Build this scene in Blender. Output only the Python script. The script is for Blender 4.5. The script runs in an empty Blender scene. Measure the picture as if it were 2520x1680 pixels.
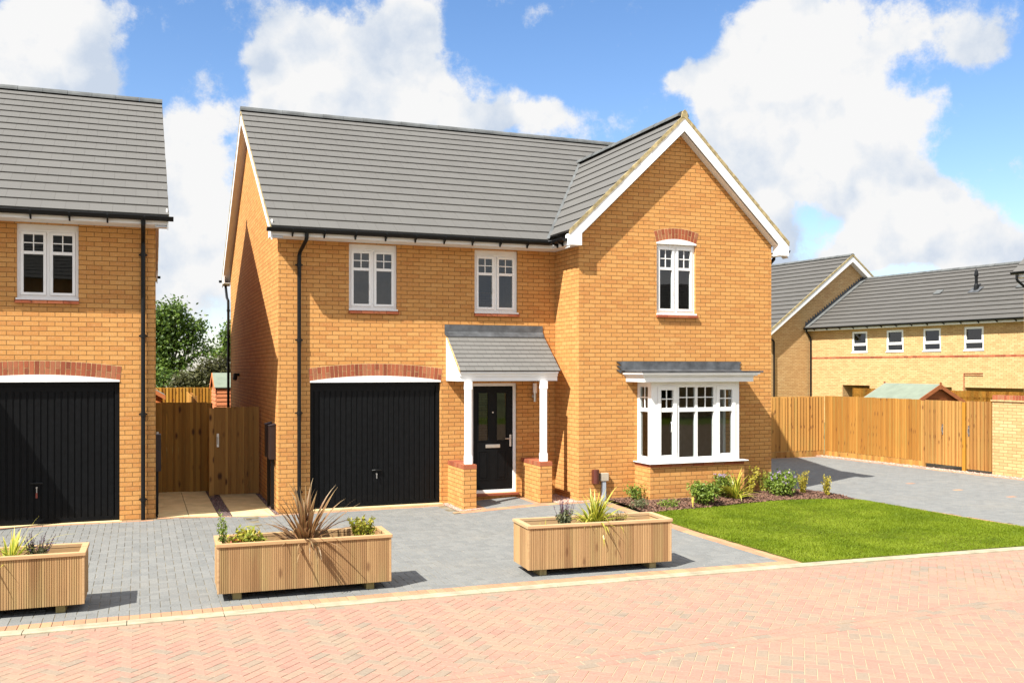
import bpy, math, random
import numpy as np
from mathutils import Vector, Matrix
R = random.Random(7)
PI = math.pi
sc = bpy.context.scene
COL = sc.collection

# ------------------------------------------------------------------ materials
def newmat(name):
    m = bpy.data.materials.new(name); m.use_nodes = True
    nt = m.node_tree
    for n in list(nt.nodes): nt.nodes.remove(n)
    out = nt.nodes.new('ShaderNodeOutputMaterial')
    b = nt.nodes.new('ShaderNodeBsdfPrincipled')
    nt.links.new(b.outputs[0], out.inputs[0])
    return m, nt, b, out
class N:
    def __init__(s, nt): s.nt = nt
    def n(s, t, **k):
        x = s.nt.nodes.new('ShaderNode' + t)
        for a, v in k.items(): setattr(x, a, v)
        return x
    def l(s, a, b): s.nt.links.new(a, b)
    def setin(s, sock, v):
        if hasattr(v, 'is_linked') or hasattr(v, 'links'): s.l(v, sock)
        else: sock.default_value = v
    def math(s, op, a, b=0.0, c=0.0, clamp=False):
        x = s.n('Math', operation=op, use_clamp=clamp)
        s.setin(x.inputs[0], a); s.setin(x.inputs[1], b); s.setin(x.inputs[2], c)
        return x.outputs[0]
    def mix(s, f, a, b, mode='MIX'):
        x = s.n('Mix', data_type='RGBA', blend_type=mode)
        s.setin(x.inputs[0], f); s.setin(x.inputs[6], a); s.setin(x.inputs[7], b)
        return x.outputs[2]
    def ramp(s, f, stops, interp='LINEAR'):
        x = s.n('ValToRGB'); x.color_ramp.interpolation = interp
        e = x.color_ramp.elements
        while len(e) < len(stops): e.new(0.5)
        for i, (p, c) in enumerate(stops):
            e[i].position = p; e[i].color = (*c, 1) if len(c) == 3 else c
        s.setin(x.inputs[0], f); return x.outputs[0]
    def noise(s, vec, scale, detail=3, rough=0.5, dist=0.0, out=0):
        x = s.n('TexNoise'); x.inputs['Scale'].default_value = scale
        x.inputs['Detail'].default_value = detail; x.inputs['Roughness'].default_value = rough
        x.inputs['Distortion'].default_value = dist
        if vec is not None: s.l(vec, x.inputs['Vector'])
        return x.outputs[out]
    def mapping(s, vec, scale=(1,1,1), loc=(0,0,0), rot=(0,0,0)):
        x = s.n('Mapping'); x.inputs['Scale'].default_value = scale
        x.inputs['Location'].default_value = loc; x.inputs['Rotation'].default_value = rot
        s.l(vec, x.inputs[0]); return x.outputs[0]
    def bump(s, h, strength, dist, normal=None):
        x = s.n('Bump'); x.inputs['Strength'].default_value = strength
        x.inputs['Distance'].default_value = dist; s.l(h, x.inputs['Height'])
        if normal is not None: s.l(normal, x.inputs['Normal'])
        return x.outputs[0]
    def maprange(s, v, a, b, c=0.0, d=1.0, smooth=True):
        x = s.n('MapRange'); x.interpolation_type = 'SMOOTHSTEP' if smooth else 'LINEAR'
        s.setin(x.inputs[0], v)
        for i, q in enumerate((a, b, c, d)): x.inputs[1+i].default_value = q
        return x.outputs[0]
def c4(c): return (c[0], c[1], c[2], 1)

def plain(name, col, rough=0.5, spec=0.5, metal=0.0, var=0.06, nscale=6.0, bump=0.0):
    m, nt, b, o = newmat(name); k = N(nt)
    tc = k.n('TexCoord').outputs['Object']
    nz = k.noise(tc, nscale, 5, 0.6)
    col2 = tuple(max(0, c*(1-var*3)) for c in col); col3 = tuple(min(1, c*(1+var*1.5)) for c in col)
    k.l(k.ramp(nz, [(0.25, col2), (0.7, col3)]), b.inputs['Base Color'])
    b.inputs['Roughness'].default_value = rough
    b.inputs['Specular IOR Level'].default_value = spec
    b.inputs['Metallic'].default_value = metal
    if bump: k.l(k.bump(k.noise(tc, 60, 4), bump, 0.004), b.inputs['Normal'])
    return m

def brick_mat(name, ramp, mortar, streak=0.35, blotch=(0.5, 0.5)):
    m, nt, b, o = newmat(name); k = N(nt)
    uv = k.n('TexCoord').outputs['UV']
    wob = k.noise(uv, 9.0, 2, 0.5, out=1)
    va = k.n('VectorMath', operation='MULTIPLY_ADD'); k.l(wob, va.inputs[0])
    va.inputs[1].default_value = (0.004, 0.004, 0); k.l(uv, va.inputs[2])
    uvw = va.outputs[0]
    t = k.n('TexBrick'); t.offset = 0.5; t.squash = 1
    for nm, v in (('Scale', 1.0), ('Mortar Size', 0.0060), ('Mortar Smooth', 0.3), ('Bias', 0.0), ('Brick Width', 0.225), ('Row Height', 0.075)):
        t.inputs[nm].default_value = v
    t.inputs['Color1'].default_value = (0, 0, 0, 1); t.inputs['Color2'].default_value = (1, 1, 1, 1)
    t.inputs['Mortar'].default_value = (0.5, 0.5, 0.5, 1)
    k.l(uvw, t.inputs['Vector'])
    st = k.noise(k.mapping(uv, (9, 3.0, 1)), 1.0, 3, 0.6)
    fine = k.noise(k.mapping(uv, (60, 25, 1)), 1.0, 3, 0.7)
    big = k.noise(uv, 0.35, 2, 0.5)
    rnd = k.math('MULTIPLY', t.outputs['Color'], 1 - streak)
    f = k.math('ADD', rnd, k.math('MULTIPLY', st, streak))
    f = k.math('ADD', f, k.math('MULTIPLY', k.math('SUBTRACT', big, 0.5), 0.35), clamp=True)
    base = k.ramp(f, ramp)
    base = k.mix(k.math('MULTIPLY', k.math('SUBTRACT', fine, 0.5), 0.55), base, (0.9, 0.8, 0.6, 1))
    mcol = k.ramp(k.noise(uv, 20, 3), [(0.3, tuple(c*0.8 for c in mortar)), (0.7, tuple(min(1, c*1.2) for c in mortar))])
    col = k.mix(t.outputs['Fac'], base, mcol)
    k.l(col, b.inputs['Base Color'])
    b.inputs['Roughness'].default_value = 0.92; b.inputs['Specular IOR Level'].default_value = 0.2
    h = k.math('ADD', k.math('MULTIPLY', t.outputs['Fac'], -1.0), k.math('MULTIPLY', fine, 0.3))
    h = k.math('ADD', h, k.math('MULTIPLY', t.outputs['Color'], 0.25))
    k.l(k.bump(h, 0.8, 0.006), b.inputs['Normal'])
    return m

def tile_mat(name, c0, c1, width=0.335, line=(0.06, 0.055, 0.05)):
    m, nt, b, o = newmat(name); k = N(nt)
    uv = k.n('TexCoord').outputs['UV']
    t = k.n('TexBrick'); t.offset = 0.5
    for nm, v in (('Scale', 1.0), ('Mortar Size', 0.0022), ('Mortar Smooth', 0.1), ('Bias', 0.0), ('Brick Width', width), ('Row Height', 1.0)):
        t.inputs[nm].default_value = v
    t.inputs['Color1'].default_value = (0, 0, 0, 1); t.inputs['Color2'].default_value = (1, 1, 1, 1)
    k.l(uv, t.inputs['Vector'])
    fine = k.noise(k.mapping(uv, (40, 14, 1)), 1.0, 4, 0.7)
    big = k.noise(k.mapping(uv, (0.6, 0.25, 1)), 1.0, 4, 0.6)
    spk = k.noise(k.mapping(uv, (24, 8, 1)), 1.0, 1, 0.5)
    f = k.math('ADD', k.math('MULTIPLY', t.outputs['Color'], 0.14), k.math('ADD', k.math('MULTIPLY', fine, 0.35), k.math('MULTIPLY', big, 0.45)), clamp=True)
    base = k.ramp(f, [(0.15, c0), (0.85, c1)])
    base = k.mix(k.maprange(spk, 0.78, 0.86), base, (0.30, 0.275, 0.23, 1))
    k.l(k.mix(t.outputs['Fac'], base, c4(line)), b.inputs['Base Color'])
    b.inputs['Roughness'].default_value = 0.8; b.inputs['Specular IOR Level'].default_value = 0.3
    k.l(k.bump(k.math('ADD', fine, k.math('MULTIPLY', t.outputs['Fac'], -2)), 0.35, 0.003), b.inputs['Normal'])
    return m

def block_mat(name, stops, rough=0.9, patch=None, pale=0.45):
    m, nt, b, o = newmat(name); k = N(nt)
    g = k.n('NewGeometry'); pos = g.outputs['Position']
    ri = g.outputs['Random Per Island']
    big = k.noise(pos, 0.5, 3, 0.6); fine = k.noise(pos, 45, 4, 0.7); mid = k.noise(pos, 6, 3, 0.6)
    f = k.math('ADD', k.math('MULTIPLY', ri, 0.78), k.math('MULTIPLY', big, 0.22), clamp=True)
    base = k.ramp(f, stops)
    base = k.mix(k.math('MULTIPLY', k.math('SUBTRACT', fine, 0.35), pale, clamp=True), base, (0.5, 0.44, 0.36, 1))
    if patch:
        base = k.mix(k.maprange(k.noise(pos, 0.8, 6, 0.65), 0.48, 0.72, 0, patch[1]), base, c4(patch[0]))
    base = k.mix(k.maprange(mid, 0.5, 0.8, 0, 0.25), base, (0.06, 0.055, 0.05, 1))
    base = k.mix(k.maprange(k.noise(pos, 28, 2, 0.5), 0.73, 0.8, 0, 0.75), base, (0.62, 0.55, 0.42, 1))
    k.l(base, b.inputs['Base Color']); b.inputs['Roughness'].default_value = rough
    b.inputs['Specular IOR Level'].default_value = 0.25
    k.l(k.bump(fine, 0.5, 0.003), b.inputs['Normal'])
    return m

def wood_mat(name, dark, light, knot=(0.12, 0.05, 0.02), knots=0.6, scale=1.0, axis=2, rough=0.75, board=None, green=None):
    m, nt, b, o = newmat(name); k = N(nt)
    tc = k.n('TexCoord').outputs['UV']
    oi = k.n('ObjectInfo').outputs['Random']
    cm = k.n('CombineXYZ'); k.l(k.math('MULTIPLY', oi, 37.0), cm.inputs[0]); k.l(k.math('MULTIPLY', oi, 11.0), cm.inputs[1])
    va = k.n('VectorMath', operation='ADD'); k.l(tc, va.inputs[0]); k.l(cm.outputs[0], va.inputs[1]); tc2 = va.outputs[0]
    s = (26*scale, 1.6*scale, 1) if axis == 2 else (1.6*scale, 26*scale, 1)
    gr = k.noise(k.mapping(tc2, s), 1.0, 5, 0.6, 1.2)
    f = gr
    if board:
        sx = k.n('SeparateXYZ'); k.l(tc, sx.inputs[0])
        bid = k.math('FLOOR', k.math('DIVIDE', sx.outputs[0 if axis == 2 else 1], board))
        wn = k.n('TexWhiteNoise', noise_dimensions='1D'); k.l(k.math('ADD', bid, oi), wn.inputs[1])
        f = k.math('ADD', k.math('MULTIPLY', gr, 0.45), k.math('MULTIPLY', wn.outputs[0], 0.55))
    base = k.ramp(f, [(0.25, dark), (0.75, light)])
    if green:
        base = k.mix(k.maprange(k.noise(k.mapping(tc2, (7, 0.8, 1)), 1, 3), 0.45, 0.7, 0, 0.5), base, c4(green))
    v = k.n('TexVoronoi'); v.inputs['Scale'].default_value = 1.0
    ks = ((6.0, 2.6, 1) if 'gate' in name else (8.5, 3.2, 1)) if axis == 2 else (3.2, 8.5, 1)
    k.l(k.mapping(tc2, ks), v.inputs['Vector'])
    wn2 = k.n('TexWhiteNoise', noise_dimensions='3D'); k.l(v.outputs['Position'], wn2.inputs[0])
    kn = k.math('MULTIPLY', k.maprange(v.outputs['Distance'], 0.07, 0.26, 1, 0), k.maprange(wn2.outputs[0], *((0.22, 0.3) if 'fence' in name or 'gate' in name else (0.5, 0.56))))
    col = k.mix(k.math('MULTIPLY', kn, knots), base, c4(knot))
    hs = k.n('HueSaturation'); k.l(col, hs.inputs['Color']); k.l(k.math('MULTIPLY_ADD', oi, 0.16, 0.92), hs.inputs['Value']); k.l(k.math('MULTIPLY_ADD', oi, -0.12, 1.04), hs.inputs['Saturation'])
    k.l(hs.outputs[0], b.inputs['Base Color']); b.inputs['Roughness'].default_value = rough
    b.inputs['Specular IOR Level'].default_value = 0.25
    k.l(k.bump(gr, 0.4, 0.003), b.inputs['Normal'])
    return m

def leaf_mat(name, stops, rough=0.5, trans=0.35):
    m, nt, b, o = newmat(name); k = N(nt)
    g = k.n('NewGeometry')
    f = k.math('ADD', k.math('MULTIPLY', g.outputs['Random Per Island'], 0.7), k.math('MULTIPLY', k.noise(g.outputs['Position'], 3.0, 2), 0.3), clamp=True)
    col = k.ramp(f, stops)
    k.l(col, b.inputs['Base Color']); b.inputs['Roughness'].default_value = rough
    b.inputs['Specular IOR Level'].default_value = 0.35
    t = k.n('BsdfTranslucent'); k.l(col, t.inputs[0])
    mx = k.n('MixShader'); mx.inputs[0].default_value = trans
    k.l(b.outputs[0], mx.inputs[1]); k.l(t.outputs[0], mx.inputs[2]); k.l(mx.outputs[0], o.inputs[0])
    return m

def stripe_leaf_mat(name, mid, edge, tip=None, trans=0.3):
    # a strap leaf: edge and midrib colours across the blade (UV x), tip colour along it (UV y)
    m, nt, b, o = newmat(name); k = N(nt)
    g = k.n('NewGeometry'); uv = k.n('TexCoord').outputs['UV']
    sx = k.n('SeparateXYZ'); k.l(uv, sx.inputs[0])
    d = k.math('ABSOLUTE', k.math('SUBTRACT', sx.outputs[0], 0.5))
    a = k.mix(k.maprange(d, 0.18, 0.34), c4(mid), c4(edge))
    a = k.mix(k.math('MULTIPLY', g.outputs['Random Per Island'], 0.45), a, c4(tuple(c*0.45 for c in mid)))
    if tip: a = k.mix(k.maprange(sx.outputs[1], 0.55, 1.0, 0, 0.8), a, c4(tip))
    k.l(a, b.inputs['Base Color']); b.inputs['Roughness'].default_value = 0.4
    t = k.n('BsdfTranslucent'); k.l(a, t.inputs[0])
    mx = k.n('MixShader'); mx.inputs[0].default_value = trans
    k.l(b.outputs[0], mx.inputs[1]); k.l(t.outputs[0], mx.inputs[2]); k.l(mx.outputs[0], o.inputs[0])
    return m

def glass_mat(name, tint=(0.55, 0.6, 0.6)):
    m, nt, b, o = newmat(name); k = N(nt)
    nt.nodes.remove(b)
    tr = k.n('BsdfTransparent'); tr.inputs[0].default_value = c4(tint)
    gl = k.n('BsdfGlossy'); gl.inputs['Roughness'].default_value = 0.01
    tc = k.n('TexCoord').outputs['Object']
    k.l(k.bump(k.noise(tc, 1.3, 1), 0.05, 0.02), gl.inputs['Normal'])
    ge = k.n('NewGeometry'); dt = k.n('VectorMath', operation='DOT_PRODUCT')
    k.l(ge.outputs['Incoming'], dt.inputs[0]); k.l(ge.outputs['True Normal'], dt.inputs[1])
    f = k.math('MULTIPLY_ADD', k.math('POWER', k.math('SUBTRACT', 1.0, k.math('ABSOLUTE', dt.outputs['Value'])), 5.0), 0.9, 0.068, clamp=True)
    mx = k.n('MixShader'); k.l(f, mx.inputs[0]); k.l(tr.outputs[0], mx.inputs[1]); k.l(gl.outputs[0], mx.inputs[2])
    k.l(mx.outputs[0], o.inputs[0]); return m

def grass_mat(name):
    m, nt, b, o = newmat(name); k = N(nt)
    g = k.n('NewGeometry'); pos = g.outputs['Position']
    f = k.math('ADD', k.math('MULTIPLY', k.noise(pos, 1.1, 4, 0.6), 0.75), k.math('MULTIPLY', k.noise(pos, 40, 2), 0.3), clamp=True)
    col = k.ramp(f, [(0.3, (0.08, 0.13, 0.003)), (0.5, (0.15, 0.21, 0.006)), (0.72, (0.25, 0.31, 0.022))])
    k.l(col, b.inputs['Base Color']); b.inputs['Roughness'].default_value = 0.6
    b.inputs['Specular IOR Level'].default_value = 0.25
    t = k.n('BsdfTranslucent'); k.l(col, t.inputs[0]); mx = k.n('MixShader'); mx.inputs[0].default_value = 0.3
    k.l(b.outputs[0], mx.inputs[1]); k.l(t.outputs[0], mx.inputs[2]); k.l(mx.outputs[0], o.inputs[0])
    return m

M = {}
ORANGE = [(0.0, (0.41, 0.165, 0.050)), (0.2, (0.465, 0.207, 0.060)), (0.5, (0.51, 0.245, 0.072)), (0.8, (0.53, 0.267, 0.084)), (1.0, (0.54, 0.29, 0.105))]
M['brick'] = brick_mat('orange_brick', ORANGE, (0.215, 0.110, 0.036))
M['ybrick'] = brick_mat('yellow_brick', [(0, (0.39, 0.225, 0.10)), (0.4, (0.47, 0.295, 0.13)), (0.75, (0.51, 0.335, 0.155)), (1, (0.54, 0.385, 0.20))], (0.27, 0.155, 0.07))
M['redbrick'] = block_mat('red_brick', [(0, (0.15, 0.034, 0.014)), (0.35, (0.26, 0.06, 0.023)), (0.75, (0.34, 0.10, 0.042)), (1, (0.23, 0.11, 0.055))], pale=0.2)
M['mortar'] = plain('pale_mortar', (0.50, 0.33, 0.16), 0.95, 0.1, var=0.15, nscale=15)
M['verge'] = plain('verge_mortar', (0.36, 0.29, 0.155), 0.95, 0.1, var=0.2, nscale=9)
M['tile'] = tile_mat('grey_roof_tile', (0.091, 0.087, 0.081), (0.116, 0.112, 0.105))
M['backtile'] = tile_mat('grey_back_roof_tile', (0.070, 0.066, 0.061), (0.098, 0.093, 0.086))
M['smalltile'] = tile_mat('small_grey_tile', (0.105, 0.102, 0.096), (0.165, 0.160, 0.150), 0.17)
M['ridge'] = plain('ridge_tile_grey', (0.10, 0.105, 0.105), 0.75, 0.3, var=0.15, nscale=3)
M['white'] = plain('white_upvc', (0.78, 0.775, 0.76), 0.35, 0.5, var=0.015)
M['whitepaint'] = plain('white_painted_board', (0.76, 0.755, 0.74), 0.5, 0.4, var=0.02)
M['black'] = plain('black_gutter_plastic', (0.005, 0.0055, 0.006), 0.42, 0.25, var=0.1)
M['blackdoor'] = plain('black_door', (0.0040, 0.0044, 0.0050), 0.45, 0.14, var=0.15, nscale=14)
M['lead'] = plain('lead_flashing', (0.07, 0.074, 0.08), 0.6, 0.4, var=0.22, nscale=5, bump=0.2)
M['steel'] = plain('brushed_steel', (0.62, 0.60, 0.57), 0.3, 0.5, 0.9, var=0.05)
M['lampglass'] = plain('opal_lamp_glass', (0.8, 0.76, 0.76), 0.25, 0.5, var=0.01)
M['concrete'] = plain('kerb_concrete', (0.34, 0.30, 0.21), 0.9, 0.2, var=0.12, nscale=5, bump=0.5)
M['slab'] = plain('cream_flagstone', (0.60, 0.47, 0.25), 0.9, 0.2, var=0.08, nscale=4, bump=0.4)
def sand_mat():
    m, nt, b, o = newmat('joint_sand'); k = N(nt); pos = k.n('NewGeometry').outputs['Position']
    sx = k.n('SeparateXYZ'); k.l(pos, sx.inputs[0])
    x = k.math('ADD', sx.outputs[0], k.math('MULTIPLY', k.math('SUBTRACT', k.noise(pos, 0.6, 4), 0.5), 7.0))
    k.l(k.ramp(k.maprange(x, -2, 14, smooth=False), [(0.15, (0.12, 0.075, 0.045)), (0.36, (0.42, 0.32, 0.20)), (0.6, (0.40, 0.30, 0.185)), (0.8, (0.20, 0.13, 0.07))]), b.inputs['Base Color'])
    b.inputs['Roughness'].default_value = 0.95; return m
M['sand'] = sand_mat()
M['drivesand'] = plain('drive_joint_sand', (0.19, 0.165, 0.115), 0.95, 0.1, var=0.3, nscale=2.5)
M['greyblock'] = block_mat('charcoal_block', [(0, (0.120, 0.128, 0.130)), (0.5, (0.138, 0.146, 0.147)), (1, (0.160, 0.166, 0.164))], patch=((0.25, 0.22, 0.17), 0.16))
M['pinkblock'] = block_mat('brindle_block', [(0.06, (0.19, 0.155, 0.12)), (0.26, (0.25, 0.175, 0.122)), (0.5, (0.28, 0.152, 0.112)), (0.72, (0.30, 0.15, 0.112)), (0.95, (0.29, 0.185, 0.125))], patch=((0.33, 0.215, 0.14), 0.3))
M['peachblock'] = block_mat('peach_edging_block', [(0, (0.31, 0.15, 0.08)), (0.6, (0.37, 0.185, 0.10)), (1, (0.42, 0.245, 0.115))])
M['soil'] = plain('dark_soil', (0.035, 0.022, 0.014), 0.95, 0.1, var=0.3, nscale=25, bump=1.0)
M['bark'] = block_mat('bark_chips', [(0, (0.045, 0.018, 0.011)), (0.5, (0.115, 0.045, 0.026)), (0.9, (0.17, 0.085, 0.05)), (1, (0.34, 0.22, 0.13))])
M['gravelpink'] = block_mat('pink_gravel', [(0, (0.22, 0.12, 0.10)), (0.5, (0.42, 0.27, 0.22)), (1, (0.6, 0.48, 0.4))])
M['gravelpurple'] = block_mat('plum_gravel', [(0, (0.05, 0.032, 0.034)), (0.6, (0.14, 0.09, 0.09)), (1, (0.3, 0.22, 0.2))])
M['turfsoil'] = plain('turf_soil', (0.085, 0.095, 0.012), 0.95, 0.1, var=0.25, nscale=3)
M['earth'] = plain('ground_earth', (0.14, 0.15, 0.07), 0.95, 0.1, var=0.2, nscale=0.3)
M['grassm'] = grass_mat('lawn_grass')
M['fence'] = wood_mat('honey_fence_wood', (0.235, 0.098, 0.012), (0.45, 0.215, 0.036), knot=(0.10, 0.035, 0.01), knots=0.85, board=0.104, green=(0.27, 0.185, 0.04))
M['gate'] = wood_mat('brown_gate_wood', (0.20, 0.10, 0.022), (0.42, 0.235, 0.055), knot=(0.05, 0.02, 0.01), knots=0.9, board=0.105)
M['decking'] = wood_mat('planter_decking', (0.235, 0.128, 0.052), (0.395, 0.24, 0.105), knots=0.7, board=0.115, green=(0.33, 0.25, 0.10))
M['planterwood'] = wood_mat('planter_rail_wood', (0.34, 0.20, 0.09), (0.47, 0.31, 0.155), knots=0.3, axis=1)
M['footwood'] = wood_mat('treated_foot_wood', (0.20, 0.155, 0.06), (0.34, 0.28, 0.12), knots=0.2)
M['shed'] = wood_mat('orange_shed_wood', (0.42, 0.115, 0.035), (0.56, 0.20, 0.07), knots=0.1, axis=1)
M['brownshed'] = wood_mat('brown_shed_wood', (0.22, 0.065, 0.022), (0.33, 0.12, 0.045), knots=0.1, axis=1)
M['felt'] = plain('green_roof_felt', (0.17, 0.20, 0.155), 0.9, 0.2, var=0.06, nscale=3)
M['plasticgrey'] = plain('grey_conduit', (0.33, 0.37, 0.42), 0.4, 0.5)
M['beigebox'] = plain('beige_box', (0.42, 0.36, 0.28), 0.5, 0.4)
M['brownbox'] = plain('brown_meter_box', (0.022, 0.011, 0.009), 0.45, 0.4)
M['redbox'] = plain('red_brown_vent', (0.09, 0.022, 0.014), 0.4, 0.5)
M['redsill'] = plain('quarry_tile_step', (0.26, 0.07, 0.035), 0.5, 0.4)
M['plaster'] = plain('painted_plaster', (0.42, 0.42, 0.38), 0.9, 0.2)
M['darkroom'] = plain('dim_room', (0.06, 0.06, 0.05), 0.9, 0.2)  # dark colour stands in for the shade of an unlit interior
M['glass'] = glass_mat('window_glass')
M['keytag'] = plain('red_key_tag', (0.22, 0.04, 0.025), 0.4, 0.5)
M['yellow'] = plain('yellow_plant_tag', (0.75, 0.62, 0.12), 0.5, 0.4)
M['treeleaf'] = leaf_mat('tree_leaf', [(0, (0.022, 0.048, 0.006)), (0.45, (0.06, 0.108, 0.013)), (0.85, (0.14, 0.21, 0.022)), (1, (0.22, 0.29, 0.04))], trans=0.3)
M['bushleaf'] = leaf_mat('olive_bush_leaf', [(0, (0.032, 0.034, 0.008)), (0.6, (0.065, 0.065, 0.018)), (1, (0.10, 0.095, 0.03))])
M['barkwood'] = plain('tree_bark', (0.07, 0.055, 0.04), 0.9, 0.1, var=0.2)
M['shrubleaf'] = leaf_mat('shrub_leaf', [(0, (0.05, 0.085, 0.008)), (0.5, (0.15, 0.22, 0.025)), (1, (0.30, 0.36, 0.07))])
M['goldleaf'] = leaf_mat('golden_leaf', [(0, (0.24, 0.20, 0.02)), (0.5, (0.42, 0.35, 0.035)), (1, (0.55, 0.48, 0.08))])
M['limeleaf'] = leaf_mat('lime_orange_leaf', [(0, (0.10, 0.14, 0.012)), (0.45, (0.28, 0.30, 0.03)), (0.75, (0.42, 0.36, 0.045)), (1, (0.36, 0.12, 0.04))])
M['greygreen'] = leaf_mat('grey_green_leaf', [(0, (0.06, 0.08, 0.035)), (1, (0.20, 0.21, 0.10))])
M['strawleaf'] = leaf_mat('straw_leaf', [(0, (0.20, 0.15, 0.04)), (1, (0.48, 0.36, 0.12))])
M['purple'] = leaf_mat('purple_flower', [(0, (0.06, 0.02, 0.06)), (1, (0.18, 0.07, 0.20))])
M['lilac'] = leaf_mat('lilac_flower', [(0, (0.28, 0.17, 0.42)), (1, (0.5, 0.36, 0.6))])
M['redleaf'] = leaf_mat('red_leaf', [(0, (0.22, 0.03, 0.015)), (1, (0.42, 0.09, 0.03))])
M['bronzeflax'] = stripe_leaf_mat('bronze_flax_leaf', (0.20, 0.125, 0.05), (0.30, 0.13, 0.06), (0.30, 0.22, 0.11))
M['yellowflax'] = stripe_leaf_mat('yellow_striped_leaf', (0.17, 0.25, 0.02), (0.66, 0.56, 0.07), (0.55, 0.48, 0.09))

# ------------------------------------------------------------------ mesh builder
TF = [None]          # active house transform: (function, mirrored)
def tf(p):
    return TF[0][0](p) if TF[0] else p
class MB:
    def __init__(s): s.v = []; s.f = []; s.uv = {}; s.mi = {}
    def poly(s, pts, uv=None, mi=0):
        i = len(s.v); s.v.extend([tf(tuple(p)) for p in pts]); idx = list(range(i, i+len(pts)))
        if TF[0] and TF[0][1]:
            idx.reverse()
            if uv: uv = list(reversed(uv))
        if uv: s.uv[len(s.f)] = uv
        if mi: s.mi[len(s.f)] = mi
        s.f.append(idx)
    def mesh(s, verts, faces, mi=0):
        i = len(s.v); s.v.extend([tf(tuple(p)) for p in verts])
        for f in faces:
            g = [i+a for a in f]
            if TF[0] and TF[0][1]: g.reverse()
            if mi: s.mi[len(s.f)] = mi
            s.f.append(g)
    def box(s, x0, x1, y0, y1, z0, z1, mi=0):
        if x0 > x1: x0, x1 = x1, x0
        if y0 > y1: y0, y1 = y1, y0
        if z0 > z1: z0, z1 = z1, z0
        v = [(x0,y0,z0),(x1,y0,z0),(x1,y1,z0),(x0,y1,z0),(x0,y0,z1),(x1,y0,z1),(x1,y1,z1),(x0,y1,z1)]
        s.mesh(v, [(0,3,2,1),(4,5,6,7),(0,1,5,4),(1,2,6,5),(2,3,7,6),(3,0,4,7)], mi)
    def prism(s, pts, d):   # planar polygon extruded by vector d
        n = len(pts); v = [tuple(p) for p in pts] + [tuple(p[i]+d[i] for i in range(3)) for p in pts]
        s.mesh(v, [tuple(range(n)), tuple(range(2*n-1, n-1, -1))] + [(i, i+n, (i+1) % n + n, (i+1) % n) for i in range(n)])
    def tube(s, path, r, seg=8, cap=True):
        P = [Vector(p) for p in path]; rr = r if isinstance(r, (list, tuple)) else [r]*len(P)
        rings = []; up = None
        for i, p in enumerate(P):
            d = (P[min(i+1, len(P)-1)] - P[max(i-1, 0)]).normalized()
            if up is None:
                up = Vector((0, 0, 1)) if abs(d.z) < 0.9 else Vector((0, 1, 0))
            a = d.cross(up).normalized(); b = a.cross(d).normalized(); up = b
            rings.append([tuple(p + a*(rr[i]*math.cos(2*PI*j/seg)) + b*(rr[i]*math.sin(2*PI*j/seg))) for j in range(seg)])
        v = [q for ring in rings for q in ring]; f = []
        for i in range(len(P)-1):
            for j in range(seg):
                f.append((i*seg+j, i*seg+(j+1) % seg, (i+1)*seg+(j+1) % seg, (i+1)*seg+j))
        if cap: f += [tuple(range(seg-1, -1, -1)), tuple((len(P)-1)*seg+j for j in range(seg))]
        s.mesh(v, f)
    def build(s, name, mat, parent=None, smooth=False, bevel=0, origin=None):
        if origin is None:
            origin = WO.get(parent, Vector((0, 0, 0))) if parent else Vector((0, 0, 0))
        me = bpy.data.meshes.new(name)
        V = np.array(s.v, dtype=float).reshape(-1, 3)
        me.from_pydata((V - np.array(origin)).tolist(), [], s.f)
        uvl = me.uv_layers.new(name='UV')
        n = len(me.loops); uvs = np.zeros((n, 2)); k = 0
        for fi, f in enumerate(s.f):
            L = len(f)
            if fi in s.uv: uvs[k:k+L] = s.uv[fi]
            else:
                P = V[f]; a = P[1]-P[0]; b = P[2]-P[0]
                nx = np.cross(a, b)
                if L > 3 and np.dot(nx, nx) < 1e-14: nx = np.cross(P[2]-P[0], P[3]-P[0])
                ln = np.linalg.norm(nx); nx = nx/ln if ln > 1e-12 else np.array((0, 0, 1.))
                if abs(nx[2]) > 0.93: t = np.array((1., 0, 0)); bt = np.array((0, 1., 0))
                else:
                    t = np.array((-nx[1], nx[0], 0)); t /= np.linalg.norm(t)
                    if t[0] + 0.3*t[1] < 0: t = -t
                    bt = np.cross(nx, t); bt = -bt if bt[2] < 0 else bt
                uvs[k:k+L, 0] = P @ t; uvs[k:k+L, 1] = P @ bt
            k += L
        uvl.data.foreach_set('uv', uvs.ravel())
        mats = mat if isinstance(mat, (list, tuple)) else [mat]
        for q in mats: me.materials.append(M[q])
        for fi, q in s.mi.items(): me.polygons[fi].material_index = q
        if smooth: me.polygons.foreach_set('use_smooth', [True]*len(me.polygons))
        o = bpy.data.objects.new(name, me); COL.objects.link(o)
        if parent: o.parent = parent
        else: o.location = origin
        WO[o] = Vector(origin)
        if bevel:
            md = o.modifiers.new('bevel', 'BEVEL'); md.width = bevel; md.segments = 2; md.limit_method = 'ANGLE'
            md.harden_normals = False
        return o
WO = {}
def tag(o, label=None, cat=None, group=None, kind=None):
    if label: o['label'] = label
    if cat: o['category'] = cat
    if group: o['group'] = group
    if kind: o['kind'] = kind
    return o
def thing(name, label, cat, loc=(0, 0, 0), group=None, raw=False):
    o = bpy.data.objects.new(name, None); COL.objects.link(o)
    p = Vector(loc if raw else tf(loc)); o.location = p; WO[o] = p; o.empty_display_size = 0.3
    return tag(o, label, cat, group)
def struct(o): o['kind'] = 'structure'; return o
def smooth01(t): t = max(0, min(1, t)); return t*t*(3-2*t)
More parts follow.
